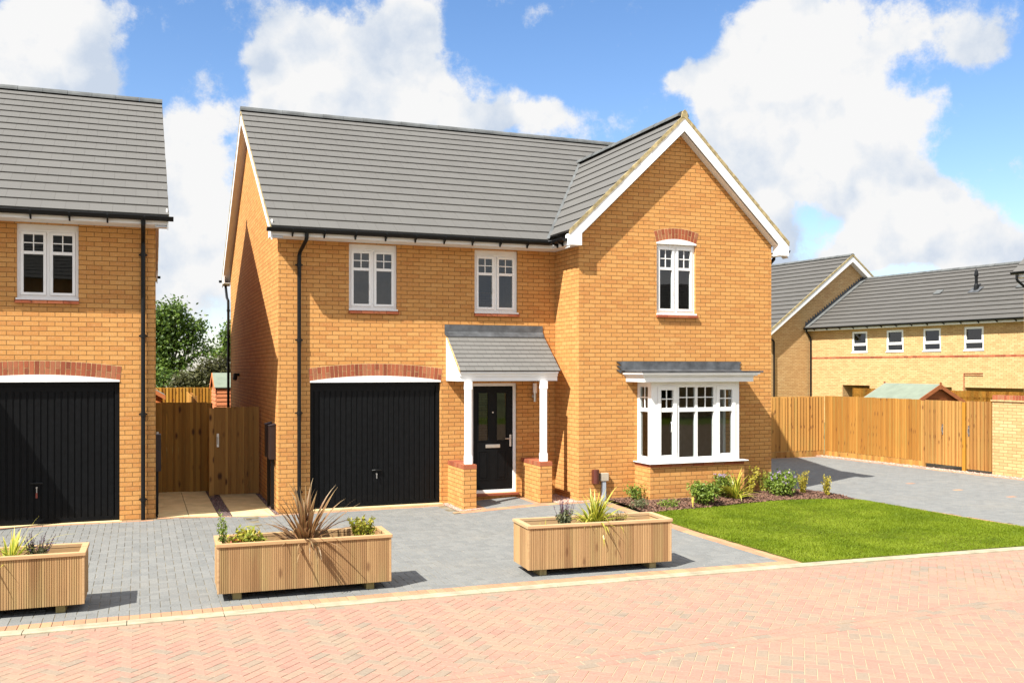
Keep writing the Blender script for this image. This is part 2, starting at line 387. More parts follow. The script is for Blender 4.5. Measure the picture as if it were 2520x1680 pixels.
def GZ(x, y):
    k = smooth01((y-12.0)/4.3)
    return k*(0.065*smooth01((1.9-x)/1.4) + 0.075*smooth01((x-4.6)/2.4)*smooth01((13.0-x)/2.5))

# ------------------------------------------------------------------ camera, sun, sky
PHI = math.radians(21.35)
cam = bpy.data.cameras.new('camera'); co = bpy.data.objects.new('camera', cam); COL.objects.link(co)
co.location = (0, 0, 2.5); co.rotation_euler = (PI/2, 0, -PHI)
cam.sensor_fit = 'HORIZONTAL'; cam.sensor_width = 36; cam.lens = 36*2341/2520
cam.shift_y = 65/2520; cam.clip_end = 3000; sc.camera = co
SD = Vector((1.0, 0.50, -1.27)).normalized()
sun = bpy.data.lights.new('sun', 'SUN'); so = bpy.data.objects.new('sun', sun); COL.objects.link(so)
sun.energy = 5.0; sun.angle = math.radians(0.55); sun.color = (1.0, 0.955, 0.87)
so.rotation_euler = SD.to_track_quat('-Z', 'Y').to_euler(); so.location = (-20, -10, 30)
w = bpy.data.worlds.new('World'); sc.world = w; w.use_nodes = True
nt = w.node_tree
for n_ in list(nt.nodes): nt.nodes.remove(n_)
k = N(nt)
wo = k.n('OutputWorld'); bg = k.n('Background'); k.l(bg.outputs[0], wo.inputs[0])
sky = k.n('TexSky'); sky.sky_type = 'NISHITA'; sky.sun_disc = False
sky.sun_elevation = math.asin(-SD.z); sky.sun_rotation = math.atan2(-SD.x, -SD.y)
sky.air_density = 1.0; sky.dust_density = 0.6; sky.ozone_density = 2.5
bg.inputs[1].default_value = 0.10
tcv = k.n('TexCoord').outputs['Generated']
sp = k.n('SeparateXYZ'); k.l(tcv, sp.inputs[0])
# clouds are placed by azimuth and elevation (degrees from north and above the horizon)
az = k.math('MULTIPLY', k.math('ARCTAN2', sp.outputs[0], sp.outputs[1]), 180/PI)
el = k.math('MULTIPLY', k.math('ARCSINE', sp.outputs[2]), 180/PI)
wv = k.noise(tcv, 5.0, 4, 0.62, out=1)
ws = k.n('SeparateXYZ'); k.l(wv, ws.inputs[0])
azw = k.math('ADD', az, k.math('MULTIPLY', k.math('SUBTRACT', ws.outputs[0], 0.5), 7.0))
elw = k.math('ADD', el, k.math('MULTIPLY', k.math('SUBTRACT', ws.outputs[1], 0.5), 7.0))
def azel(x, y):      # where a cloud stands in the sky
    t = (x*2520/2352-1260)/2341; u = (905-y*2520/2352)/2341
    dx = math.sin(PHI)+t*math.cos(PHI); dy = math.cos(PHI)-t*math.sin(PHI)
    return math.degrees(math.atan2(dx, dy)), math.degrees(math.atan2(u, math.hypot(dx, dy)))
BL = [(40,150,110,80,1.0),(130,120,80,70,.8),(60,230,150,60,1.0),(180,215,70,40,.8),(215,60,60,45,.45),(150,30,70,40,.5),(280,30,25,30,.3),
      (650,165,75,80,1.1),(740,120,90,80,1.2),(800,190,130,90,1.3),(900,80,90,70,1.1),(960,40,45,50,.9),(900,200,100,70,.9),(1000,215,50,30,.7),(590,190,45,50,.7),(760,255,170,50,1.1),(985,190,40,40,.7),
      (1170,275,95,45,1.1),(1030,270,60,50,.9),(1270,300,60,35,.9),(440,320,70,60,1.2),(430,420,110,90,1.2),(440,540,150,100,1.0),(380,640,160,80,.8),(450,222,35,25,.4),(520,300,40,40,.5),
      (1570,205,50,40,.9),(1650,180,70,50,1.0),(1740,90,70,70,1.2),(1830,60,90,60,1.1),(1900,110,100,80,1.0),(1700,230,110,60,1.1),(1640,300,60,50,.8),(1740,330,80,60,.9),(1850,220,150,80,1.1),(1800,340,120,80,1.1),(1930,320,130,80,.9),(2040,290,90,60,.9),(2020,180,70,50,.7),
      (2100,90,60,60,.7),(2170,70,40,50,.5),(1690,400,60,80,1.1),(1760,470,70,70,1.1),(1790,560,60,60,.8),(1960,420,110,70,.9),(2080,390,60,40,.6),(2290,90,55,60,1.0),(2270,150,50,40,.7),(2170,260,50,35,.5),
      (2080,530,110,70,1.5),(2190,560,120,60,1.5),(2080,455,100,45,1.2),(2260,590,120,45,1.3),(2000,590,90,40,1.1),(2340,370,40,35,.5),(1240,50,50,15,.25),(1920,600,120,30,.6)]
field = None
dg = math.degrees(1/2341)*2520/2352
for (x, y, rx, ry, wt) in BL:
    a, e_ = azel(x, y)
    dx_ = k.math('MULTIPLY', k.math('SUBTRACT', azw, a), 1/(rx*dg)); dy_ = k.math('MULTIPLY', k.math('SUBTRACT', elw, e_), 1/(ry*dg))
    r2 = k.math('ADD', k.math('MULTIPLY', dx_, dx_), k.math('MULTIPLY', dy_, dy_))
    g_ = k.math('MULTIPLY', k.math('EXPONENT', k.math('MULTIPLY', r2, -1.0)), wt)
    field = g_ if field is None else k.math('ADD', field, g_)
# added cloud over the unseen rest of the sky, brightened below as fill
nz1 = k.noise(k.mapping(tcv, (1, 1, 1.8)), 2.2, 3, 0.6)
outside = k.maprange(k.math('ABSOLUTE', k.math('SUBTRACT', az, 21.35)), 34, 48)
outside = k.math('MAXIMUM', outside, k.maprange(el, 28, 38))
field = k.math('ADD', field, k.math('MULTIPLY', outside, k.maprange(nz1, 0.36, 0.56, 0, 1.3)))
wd_ = k.noise(tcv, 11.0, 3, 0.65, out=1)
def billow(off, scale, detail, rough):
    q = k.n('VectorMath', operation='MULTIPLY_ADD'); k.l(wd_, q.inputs[0]); q.inputs[1].default_value = (0.09, 0.09, 0.09)
    q2 = k.n('VectorMath', operation='ADD'); k.l(tcv, q2.inputs[0]); q2.inputs[1].default_value = off; k.l(q2.outputs[0], q.inputs[2])
    v = k.n('TexVoronoi'); v.feature = 'F1'; v.normalize = True
    v.inputs['Scale'].default_value = scale; v.inputs['Detail'].default_value = detail; v.inputs['Roughness'].default_value = rough
    k.l(q.outputs[0], v.inputs['Vector']); return k.math('SUBTRACT', 1.0, v.outputs['Distance'])
bl0 = billow((0, 0, 0), 9.0, 2, 0.55)
bl1 = billow((-0.020, -0.006, 0.018), 9.0, 1, 0.55)      # the same billows seen a little towards the sun
wisp = k.noise(tcv, 17.0, 6, 0.72)
dens = k.math('ADD', field, k.math('MULTIPLY', k.math('SUBTRACT', bl0, 0.69), 2.1))
dens = k.math('ADD', dens, k.math('MULTIPLY', k.math('SUBTRACT', wisp, 0.5), 2.0))
alpha = k.maprange(dens, 0.16, 0.78)
lit = k.math('MULTIPLY', k.math('SUBTRACT', bl0, bl1), 3.2)
det2 = k.noise(tcv, 5.0, 3, 0.6)
shade = k.math('ADD', k.math('MULTIPLY', k.math('SUBTRACT', det2, 0.5), 1.7), k.math('ADD', lit, 0.62))
shade = k.math('ADD', shade, k.math('MULTIPLY', k.math('SUBTRACT', wisp, 0.5), 1.1))
ccol = k.ramp(shade, [(0.15, (0.66, 0.75, 0.89)), (0.48, (0.85, 0.90, 0.97)), (0.80, (1.02, 1.02, 1.02))])
cm_ = k.n('VectorMath', operation='SCALE'); k.l(ccol, cm_.inputs[0]); k.l(k.math('MULTIPLY_ADD', outside, 2.1, 4.1), cm_.inputs[3])  # unseen clouds outside the view made brighter to lift the ambient fill
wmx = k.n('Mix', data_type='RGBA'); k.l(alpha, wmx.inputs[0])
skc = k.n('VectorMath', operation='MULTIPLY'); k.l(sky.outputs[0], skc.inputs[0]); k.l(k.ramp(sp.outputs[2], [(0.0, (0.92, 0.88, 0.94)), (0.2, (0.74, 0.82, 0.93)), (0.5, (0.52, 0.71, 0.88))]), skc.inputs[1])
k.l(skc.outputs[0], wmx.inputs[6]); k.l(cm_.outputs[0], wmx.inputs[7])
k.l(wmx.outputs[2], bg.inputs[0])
sc.view_settings.view_transform = 'Standard'; sc.view_settings.look = 'None'
sc.view_settings.exposure = 1.17; sc.view_settings.gamma = 1.0; sc.view_settings.use_curve_mapping = False
sc.cycles.max_bounces = 8; sc.cycles.transparent_max_bounces = 12
sc.cycles.use_denoising = True

# ------------------------------------------------------------------ ground and paving
def clip(poly, hp):
    for (a, b, c) in hp:
        out = []
        n = len(poly)
        for i in range(n):
            p = poly[i]; q = poly[(i+1) % n]
            dp = a*p[0]+b*p[1]-c; dq = a*q[0]+b*q[1]-c
            if dp <= 0: out.append(p)
            if (dp < 0 < dq) or (dq < 0 < dp):
                t = dp/(dp-dq); out.append((p[0]+t*(q[0]-p[0]), p[1]+t*(q[1]-p[1])))
        poly = out
        if len(poly) < 3: return []
    return poly
def area(p): return 0.5*sum(p[i][0]*p[(i+1) % len(p)][1]-p[(i+1) % len(p)][0]*p[i][1] for i in range(len(p)))
def inset(p, d):
    n = len(p); out = []
    for i in range(n):
        a, b, c = p[i-1], p[i], p[(i+1) % n]
        e1 = (b[0]-a[0], b[1]-a[1]); e2 = (c[0]-b[0], c[1]-b[1])
        l1 = math.hypot(*e1); l2 = math.hypot(*e2)
        if l1 < 1e-6 or l2 < 1e-6: return None
        n1 = (-e1[1]/l1, e1[0]/l1); n2 = (-e2[1]/l2, e2[0]/l2)
        k_ = 1+n1[0]*n2[0]+n1[1]*n2[1]
        if k_ < 0.2: return None
        out.append((b[0]+d*(n1[0]+n2[0])/k_, b[1]+d*(n1[1]+n2[1])/k_))
    return out
def block(mb, poly, z=0.0, gap=0.0030, ch=0.0030, dz=0.0009, mi=0, drop=0.010):
    if len(poly) < 3: return
    if area(poly) < 0: poly = poly[::-1]
    if area(poly) < 0.0009: return
    q = [poly[0]]
    for p in poly[1:]:
        if math.hypot(p[0]-q[-1][0], p[1]-q[-1][1]) > 0.004: q.append(p)
    if math.hypot(q[0][0]-q[-1][0], q[0][1]-q[-1][1]) <= 0.004: q.pop()
    if len(q) < 3: return
    o = inset(q, gap)
    if not o or area(o) < 0.0006: return
    i_ = inset(o, ch)
    if not i_ or area(i_) < 0.0003: return
    h = R.uniform(-dz, dz); tx = R.uniform(-.005, .005); ty = R.uniform(-.005, .005)
    cx = sum(p[0] for p in o)/len(o); cy = sum(p[1] for p in o)/len(o)
    f = lambda p, e: (p[0], p[1], z+GZ(p[0], p[1])+h+tx*(p[0]-cx)+ty*(p[1]-cy)+e)
    n = len(o)
    mb.mesh([f(p, 0) for p in i_]+[f(p, -0.0028) for p in o]+[f(p, -drop) for p in o],
            [tuple(range(n))]+[(j, j+n, (j+1) % n+n, (j+1) % n) for j in range(n)]+[(j+n, j+2*n, (j+1) % n+2*n, (j+1) % n+n) for j in range(n)], mi)
def herring(mb, bounds, ang, ok, hp, z=0.0, u=0.1, mi=0, org=(0, 0)):
    ca, sa = math.cos(ang), math.sin(ang); x0, x1, y0, y1 = bounds
    cs = [((x-org[0])*ca+(y-org[1])*sa, -(x-org[0])*sa+(y-org[1])*ca) for x in (x0, x1) for y in (y0, y1)]
    a0 = int(min(c[0] for c in cs)/u)-2; a1 = int(max(c[0] for c in cs)/u)+2
    b0 = int(min(c[1] for c in cs)/u)-2; b1 = int(max(c[1] for c in cs)/u)+2
    for i in range(a0, a1):
        for j in range(b0, b1):
            kk = (i-j) % 4
            if kk == 0: w_, h_ = 2, 1
            elif kk == 3: w_, h_ = 1, 2
            else: continue
            pts = [(i, j), (i+w_, j), (i+w_, j+h_), (i, j+h_)]
            P = [(org[0]+u*(a*ca-b*sa), org[1]+u*(a*sa+b*ca)) for a, b in pts]
            c = (sum(p[0] for p in P)/4, sum(p[1] for p in P)/4)
            if not ok(*c): continue
            P = clip(P, hp(*c))
            if P: block(mb, P, z, mi=mi)
def course(mb, fn, s0, s1, length, width, z=0.0, mi=0, off=0.0):
    # a row of blocks along a curve: fn(s, t) -> (x, y)
    s = s0+off
    while s < s1-0.01:
        e = min(s+length, s1)
        block(mb, [fn(s, 0), fn(e, 0), fn(e, width), fn(s, width)], z, mi=mi, dz=0.0015)
        s = e
def sheet(mb, poly, z, mi=0, step=0.6):
    xs = [p[0] for p in poly]; ys = [p[1] for p in poly]
    hp = []
    n = len(poly)
    for i in range(n):
        p, q = poly[i], poly[(i+1) % n]; e1 = (q[0]-p[0], q[1]-p[1])
        a, b = e1[1], -e1[0]
        hp.append((a, b, a*p[0]+b*p[1]))
    x = min(xs)
    while x < max(xs):
        y = min(ys)
        while y < max(ys):
            P = clip([(x, y), (x+step, y), (x+step, y+step), (x, y+step)], hp)
            if len(P) >= 3: mb.poly([(p[0], p[1], z+GZ(*p)) for p in P], mi=mi)
            y += step
        x += step
yk = lambda x: 9.97-0.0028*x*x            # front of the kerb
dyk = lambda x: -0.0056*x
yb = lambda x: 6.93+0.075*x-0.0028*x*x    # curved band of stretchers across the road
def tang(f, x, s, o=0.0):                 # half plane under (s=1) or over (s=-1) curve y=f(x)+o
    m = (f(x+.01)-f(x-.01))/.02
    return (-m*s, s, s*(f(x)+o-m*x))

g = MB(); g.poly([(-400, -400, -0.04), (400, -400, -0.04), (400, 900, -0.04), (-400, 900, -0.04)])
struct(g.build('ground', 'earth'))

rd = MB()
rd.poly([(-60, -6, -0.009), (60, -6, -0.009), (60, 4.0, -0.009), (-60, 4.0, -0.009)], mi=1)
for i in range(-30, 60):
    a, b = i*0.5, i*0.5+0.5
    rd.poly([(a, 4.0, -0.0042), (b, 4.0, -0.0042), (b, yk(b)+.02, -0.0042), (a, yk(a)+.02, -0.0042)], mi=1)
herring(rd, (-4.0, 17.0, 6.2, 10.1), PI/4, lambda x, y: y < yk(x)+.05 and y > yb(x)+.05 and -4 < x < 17,
        lambda x, y: [tang(yk, x, 1, -0.105), tang(yb, x, -1, 0.305)])
herring(rd, (-4.0, 13.0, 3.8, 7.6), PI/4+0.12, lambda x, y: y < yb(x)+.1 and -4 < x < 13 and y > 3.9, lambda x, y: [tang(yb, x, 1)], org=(5, 5))
course(rd, lambda s, t: (s, yk(s)-0.102+t), -4, 17, 0.2, 0.1)
for r_ in range(3):
    course(rd, lambda s, t: (s, yb(s)+0.002+r_*0.101+t), -3, 13, 0.2, 0.1, off=-0.1*(r_ % 2))
struct(rd.build('road', ['pinkblock', 'sand']))

kb = MB()
x = -5.6
while x < 17:
    x2 = x+0.913
    f0, f1 = yk(x), yk(x2); e = 0.004
    n_ = 6
    prof = [(0.0, -0.03), (0.004, 0.010), (0.03, 0.016), (0.205, 0.004), (0.207, -0.03)]
    for i in range(4):
        a, b = prof[i], prof[i+1]
        za = GZ(x, f0+a[0])
        kb.mesh([(x+e, f0+a[0], a[1]), (x2-e, f1+a[0], a[1]), (x2-e, f1+b[0], b[1]), (x+e, f0+b[0], b[1])], [(0, 1, 2, 3)])
    kb.mesh([(x+e, f0+p[0], p[1]) for p in prof], [(0, 1, 2, 3, 4)])
    kb.mesh([(x2-e, f1+p[0], p[1]) for p in prof], [(4, 3, 2, 1, 0)])
    x = x2
struct(kb.build('kerb', 'concrete'))

# edging blocks
ed = MB()
course(ed, lambda s, t: (s, yk(s)+0.210+t*1.0), -5.6, 8.0, 0.1, 0.2)
course(ed, lambda s, t: (7.92-t, s), 10.12, 15.25, 0.2, 0.1)
course(ed, lambda s, t: (7.815-t, s), 10.12, 15.25, 0.2, 0.1, off=-0.1)
course(ed, lambda s, t: (s, 16.50+t), 1.2, 5.15, 0.2, 0.1)
course(ed, lambda s, t: (s, 16.24+t), -5.0, 0.24, 0.2, 0.1)
course(ed, lambda s, t: (s, 16.42-0.02*s+t), 0.26, 2.2, 0.2, 0.1)
course(ed, lambda s, t: (s, 15.50+t), 5.14, 7.75, 0.2, 0.1, z=0.004)
course(ed, lambda s, t: (s, 15.605+t), 5.14, 7.0, 0.2, 0.1, z=0.004, off=-0.1)
course(ed, lambda s, t: (6.60+t, s), 15.71, 16.66, 0.2, 0.1, z=0.006)
course(ed, lambda s, t: (5.56+t, s), 15.71, 16.66, 0.2, 0.1, z=0.006)
# right drive edging, beside the lawn and below the fence
rl = [(11.66, 16.75), (12.15, 16.35), (12.62, 15.5), (12.66, 14.6), (12.78, 13.0), (12.92, 11.2), (13.02, 9.75)]
for i in range(len(rl)-1):
    p, q = rl[i], rl[i+1]; L = math.hypot(q[0]-p[0], q[1]-p[1]); d = ((q[0]-p[0])/L, (q[1]-p[1])/L)
    course(ed, lambda s, t: (p[0]+d[0]*s+d[1]*t*-1, p[1]+d[1]*s+d[0]*t), 0, L, 0.2, 0.1)
FC = (18.28, 22.15); FD = (18.95, 13.4)    # fence line corner and far end towards the road
fl = math.hypot(FD[0]-FC[0], FD[1]-FC[1]); fd = ((FD[0]-FC[0])/fl, (FD[1]-FC[1])/fl)
FN = (fd[1], -fd[0])                       # points to -x (towards the drive)
if FN[0] > 0: FN = (-FN[0], -FN[1])
FP = lambda s, t: (FC[0]+fd[0]*s+FN[0]*t, FC[1]+fd[1]*s+FN[1]*t)
course(ed, lambda s, t: FP(s, 0.36+t), 0.2, 12.5, 0.2, 0.1)
course(ed, lambda s, t: (s, 21.82+t), 11.7, 18.1, 0.2, 0.1)
sheet(ed, [(11.3, 9.6), (13.1, 9.6), (13.1, 16.8), (11.3, 16.8)], -0.012, mi=1)
struct(ed.build('edging', ['peachblock', 'sand']))

dr = MB()
sheet(dr, [(-5.8, 10.0), (7.95, 10.0), (7.95, 15.6), (5.3, 16.65), (-5.8, 16.65)], -0.0048, mi=1)
def okd(x, y):
    if not (-5.6 < x < 7.74 and y < 16.55): return False
    if x > 5.2 and y > 15.52: return False
    if x < 1.0 and y > 16.3: return False
    return True
def hpd(x, y):
    h = [tang(yk, x, -1, 0.414), (1, 0, 7.712)]
    if x > 5.05: h.append((0, 1, 15.495))
    elif x > 1.2: h.append((0, 1, 16.495))
    elif x > 0.2: h.append((0, 1, 16.40-0.02*x))
    else: h.append((0, 1, 16.235))
    return h
herring(dr, (-5.8, 7.9, 10.1, 16.7), 0.0, okd, hpd)
herring(dr, (5.6, 6.7, 15.6, 16.7), 0.0, lambda x, y: 5.5 < x < 6.75 and 15.65 < y < 16.75, lambda x, y: [(-1, 0, -5.665), (1, 0, 6.595), (0, -1, -15.71), (0, 1, 16.68)], z=0.004)
sheet(dr, [(5.3, 15.5), (7.2, 15.5), (7.2, 16.7), (5.3, 16.7)], -0.005, mi=1)
struct(dr.build('driveway', ['greyblock', 'drivesand']))

dr2 = MB()
P2 = [(11.64, 9.9), (19.4, 9.9), (19.4, 22.0), (11.64, 22.0)]
sheet(dr2, P2, -0.016, mi=1, step=1.0)
def xl(y):
    for i in range(len(rl)-1):
        if rl[i+1][1] <= y <= rl[i][1]:
            t = (rl[i][1]-y)/(rl[i][1]-rl[i+1][1]); return rl[i][0]+t*(rl[i+1][0]-rl[i][0])
    return 11.64
def inside2(x, y):
    if y > 21.84 or y < yk(x)+.2: return False
    s = (x-FC[0])*fd[0]+(y-FC[1])*fd[1]; t = (x-FC[0])*FN[0]+(y-FC[1])*FN[1]
    return t > 0.46 and x > xl(y)+0.10 and x < 19.4
def hp2(x, y):
    a = (-FN[0], -FN[1], -(FN[0]*FC[0]+FN[1]*FC[1])-0.465)
    h = [a, tang(yk, x, -1, 0.21), (0, 1, 21.815)]
    yy = min(max(y, 9.8), 16.7); m = (xl(yy+.05)-xl(yy-.05))/.1 if y < 16.7 else 0
    h.append((-1, m, -(xl(yy)+0.006)+m*yy if y < 16.7 else -11.66))
    return h
herring(dr2, (11.6, 19.4, 9.8, 22), 0.0, inside2, hp2)
# three stray peach blocks laid in the grey
for (px, py) in ((15.44, 16.0), (15.53, 14.8), (15.66, 13.63)):
    block(dr2, [(px, py), (px+.2, py), (px+.2, py+.1), (px, py+.1)], 0.0035, mi=2)
struct(dr2.build('side_driveway', ['greyblock', 'drivesand', 'peachblock']))

# flagstones between the houses
sl = MB()
def slab(x0, x1, y0, y1, z):
    sl.mesh([(x0+.004, y0+.004, z+GZ(x0, y0)), (x1-.004, y0+.004, z+GZ(x1, y0)), (x1-.004, y1-.004, z+GZ(x1, y0)), (x0+.004, y1-.004, z+GZ(x0, y0)),
             (x0+.004, y0+.004, z-.06), (x1-.004, y0+.004, z-.06)], [(0, 1, 2, 3), (4, 5, 1, 0)])
for i in range(6):
    y0 = 16.53+i*0.6
    slab(0.27, 0.75, y0, y0+.6, 0.0); slab(0.75, 1.22, y0, y0+.6, 0.002)
    if i < 5: slab(1.44, 2.14, y0, y0+.6, 0.001)
struct(sl.build('flagstones', 'slab'))

# lawn, bed and gravel
LB = [(7.93, 14.12), (8.54, 14.25), (9.13, 14.30), (10.08, 14.47), (11.09, 14.57), (12.07, 14.56), (12.5, 14.4)]
def lawn_back(x):
    for i in range(len(LB)-1):
        if LB[i][0] <= x <= LB[i+1][0]:
            t = (x-LB[i][0])/(LB[i+1][0]-LB[i][0]); return LB[i][1]+t*(LB[i+1][1]-LB[i][1])
    return LB[0][1] if x < LB[0][0] else LB[-1][1]
lw = MB(); N_ = 34
for i in range(N_):
    for j in range(N_):
        def lp(a, b):
            x = 7.917+(12.95-7.917)*a/N_
            y0 = yk(x)+0.206; y1 = lawn_back(min(x, 12.5)); y = y0+(y1-y0)*b/N_
            x = min(x, xl(y)-0.0) if a == N_ else x
            return (x, y, 0.0015+GZ(x, y))
        lw.poly([lp(i, j), lp(i+1, j), lp(i+1, j+1), lp(i, j+1)])
struct(lw.build('lawn', 'turfsoil'))
rng = np.random.default_rng(3)
nb = 230000
gx = rng.uniform(7.925, 13.0, nb); gy = rng.uniform(9.7, 14.65, nb)
lb = np.interp(gx, [p[0] for p in LB], [p[1] for p in LB])
xr = np.interp(gy, [p[1] for p in rl[::-1]], [p[0] for p in rl[::-1]])
kk = (gy > 9.97-0.0028*gx**2+0.205+np.abs(rng.normal(0, .018, nb))) & (gy < lb+rng.normal(0, .02, nb)) & (gx < xr-0.01-np.abs(rng.normal(0, .02, nb))) & (gx > 7.93+np.abs(rng.normal(0, .018, nb)))
gx = gx[kk]; gy = gy[kk]; n = len(gx)
gz = np.array([GZ(a, b) for a, b in zip(gx, gy)])+0.008
an = rng.uniform(0, 2*PI, n); hh = rng.uniform(0.012, 0.029, n)*(0.85+0.3*np.sin(gx*1.7+np.cos(gy*2.1)*1.5)); wd = rng.uniform(0.0032, 0.0062, n)
ln = rng.normal(0, 0.5, (n, 2))
V = np.zeros((n, 3, 3))
V[:, 0, 0] = gx-np.cos(an)*wd; V[:, 0, 1] = gy-np.sin(an)*wd; V[:, 0, 2] = gz
V[:, 1, 0] = gx+np.cos(an)*wd; V[:, 1, 1] = gy+np.sin(an)*wd; V[:, 1, 2] = gz
V[:, 2, 0] = gx+ln[:, 0]*hh; V[:, 2, 1] = gy+ln[:, 1]*hh; V[:, 2, 2] = gz+hh
def raw_mesh(name, V, mat, nper=3):
    me = bpy.data.meshes.new(name); nf = V.shape[0]
    me.vertices.add(nf*nper); me.vertices.foreach_set('co', V.reshape(-1).astype(np.float32))
    me.loops.add(nf*nper); me.loops.foreach_set('vertex_index', np.arange(nf*nper, dtype=np.int32))
    me.polygons.add(nf); me.polygons.foreach_set('loop_start', np.arange(0, nf*nper, nper, dtype=np.int32))
    me.update(calc_edges=True); me.validate()
    me.materials.append(M[mat]); o = bpy.data.objects.new(name, me); COL.objects.link(o); return o
tag(raw_mesh('grass', V, 'grassm'), 'short bright green turf blades covering the front lawn', 'grass', kind='stuff')

bed = MB()
bx = [7.93+i*0.3 for i in range(16)]+[12.6]
def bed_top(x): return 15.71 if x < 11.66 else (16.75 if x < 11.7 else np.interp(x, [11.66, 12.15, 12.6], [16.7, 16.35, 15.45]))
for a, b in zip(bx[:-1], bx[1:]):
    ya, yb_ = lawn_back(a)-.02, lawn_back(b)-.02; ta, tb = bed_top(a), bed_top(b)
    for j in range(5):
        f0, f1 = j/5, (j+1)/5
        pz = lambda x, y, f: (x, y, 0.006+GZ(x, y)+0.035*math.sin(PI*min(1, f*1.0))+0.01)
        bed.poly([pz(a, ya+(ta-ya)*f0, f0), pz(b, yb_+(tb-yb_)*f0, f0), pz(b, yb_+(tb-yb_)*f1, f1), pz(a, ya+(ta-ya)*f1, f1)])
struct(bed.build('planting_bed', 'soil'))
def scatter(name, mat, n, fpos, smin, smax, flat, label, cat):
    mb_ = []
    for _ in range(n):
        p = fpos()
        if p is None: continue
        s = R.uniform(smin, smax); q = Matrix.Rotation(R.uniform(0, 2*PI), 3, 'Z') @ Matrix.Rotation(R.uniform(-.7, .7), 3, 'X') @ Matrix.Rotation(R.uniform(-.7, .7), 3, 'Y')
        sx, sy, sz = s, s*R.uniform(.4, .9), s*flat*R.uniform(.6, 1.2)
        vs = [Vector(v) for v in ((sx, 0, 0), (0, sy, 0), (-sx, 0, 0), (0, -sy, 0), (0, 0, sz), (0, 0, -sz))]
        vs = [q @ v + Vector(p) for v in vs]; mb_.append(vs)
    b = MB()
    for vs in mb_:
        b.mesh([tuple(v) for v in vs], [(0, 1, 4), (1, 2, 4), (2, 3, 4), (3, 0, 4), (1, 0, 5), (2, 1, 5), (3, 2, 5), (0, 3, 5)])
    return tag(b.build(name, mat), label, cat, kind='stuff')
def bedpos():
    x = R.uniform(7.95, 12.58); y0 = lawn_back(x)-.03; y1 = bed_top(x)-.02; y = R.uniform(y0, y1)
    if 8.58 < x < 10.6 and y > 15.1: return None
    f = (y-y0)/(y1-y0); return (x, y, GZ(x, y)+0.025+0.035*math.sin(PI*f))
scatter('bark_mulch', 'bark', 8500, bedpos, 0.012, 0.036, 0.35, 'reddish brown bark chips covering the flower bed beside the house', 'mulch')
def rp(poly, z=0.0):
    def f():
        q = R.choice(poly); x = R.uniform(q[0], q[1]); y = R.uniform(q[2], q[3]); return (x, y, GZ(x, y)+z)
    return f
def fgr():
    s = R.uniform(0, 12.5); t = R.uniform(0.03, 0.35); p = FP(s, t); return (p[0], p[1], 0.0)
gv = MB()
for q in ((6.98, 7.46, 15.62, 16.72), (7.4, 7.74, 15.60, 15.70), (5.15, 5.28, 15.71, 16.72), (5.28, 5.54, 15.71, 15.83), (7.0, 7.74, 15.60, 15.9)):
    sheet(gv, [(q[0], q[2]), (q[1], q[2]), (q[1], q[3]), (q[0], q[3])], 0.001+0.001*q[0]/7)
struct(gv.build('gravel_bed', 'gravelpink'))
gv = MB(); gv.poly([(1.22, 16.5, 0.0), (1.44, 16.5, 0.0), (1.44, 20.0, 0.0), (1.22, 20.0, 0.0)]); gv.poly([(2.14, 16.6, 0.0), (2.22, 16.6, 0), (2.22, 19.5, 0), (2.14, 19.5, 0)])
struct(gv.build('gravel_strip', 'gravelpurple'))
gv = MB(); gv.poly([(*FP(0, 0), -.006), (*FP(0, .37), -.006), (*FP(12.5, .37), -.006), (*FP(12.5, 0), -.006)])
struct(gv.build('gravel_margin', 'gravelpink'))
scatter('pink_gravel', 'gravelpink', 2600, rp([(6.98, 7.44, 15.64, 16.70), (7.4, 7.72, 15.62, 15.68), (7.0, 7.7, 15.62, 15.67), (5.27, 5.56, 15.71, 15.79), (5.15, 5.26, 15.71, 16.7)], 0.01), 0.006, 0.016, 0.7, 'pale pink gravel round the foot of the porch', 'gravel')
scatter('plum_gravel', 'gravelpurple', 1800, rp([(1.22, 1.44, 16.5, 19.9), (2.14, 2.2, 16.6, 19.3)], 0.008), 0.006, 0.018, 0.6, 'dark plum gravel strip between the two flagstone paths', 'gravel')
scatter('fence_gravel', 'gravelpink', 2600, fgr, 0.01, 0.028, 0.7, 'pinkish gravel along the foot of the long fence', 'gravel')

# ------------------------------------------------------------------ houses
def tiles(mb, O, a, b, T, nrow, lim, lift=0.026, uvoff=0.0):
    """courses of tiles: O origin at the eave, a along it, b up the slope, T slope length, lim(t)->(s0,s1) limits"""
    O = Vector(O); a = Vector(a); b = Vector(b); n = a.cross(b).normalized()
    if n.z < 0: n = -n
    rows = nrow; gauge = T/rows
    for i in range(rows):
        t0, t1 = i*gauge, (i+1)*gauge
        L0, L1 = lim(t0), lim(t1)
        if L0 is None or L1 is None or L0[1]-L0[0] < 0.02: continue
        P = lambda s, t, h: tuple(O+a*s+b*t+n*h)
        mb.poly([P(L0[0], t0, lift), P(L0[1], t0, lift), P(L1[1], t1, 0.004), P(L1[0], t1, 0.004)],
                uv=[(L0[0], i+.02), (L0[1], i+.02), (L1[1], i+.98), (L1[0], i+.98)])
        mb.poly([P(L0[0], t0, -0.012), P(L0[1], t0, -0.012), P(L0[1], t0, lift), P(L0[0], t0, lift)],
                uv=[(L0[0], i+.45), (L0[1], i+.45), (L0[1], i+.5), (L0[0], i+.5)])
        for q, (A, B) in enumerate(((L0[0], L1[0]), (L0[1], L1[1]))):
            mb.poly([P(A, t0, -0.01), P(A, t0, lift), P(B, t1, 0.004), P(B, t1, -0.01)], uv=[(.1, .4), (.1, .5), (.1, .5), (.1, .4)])
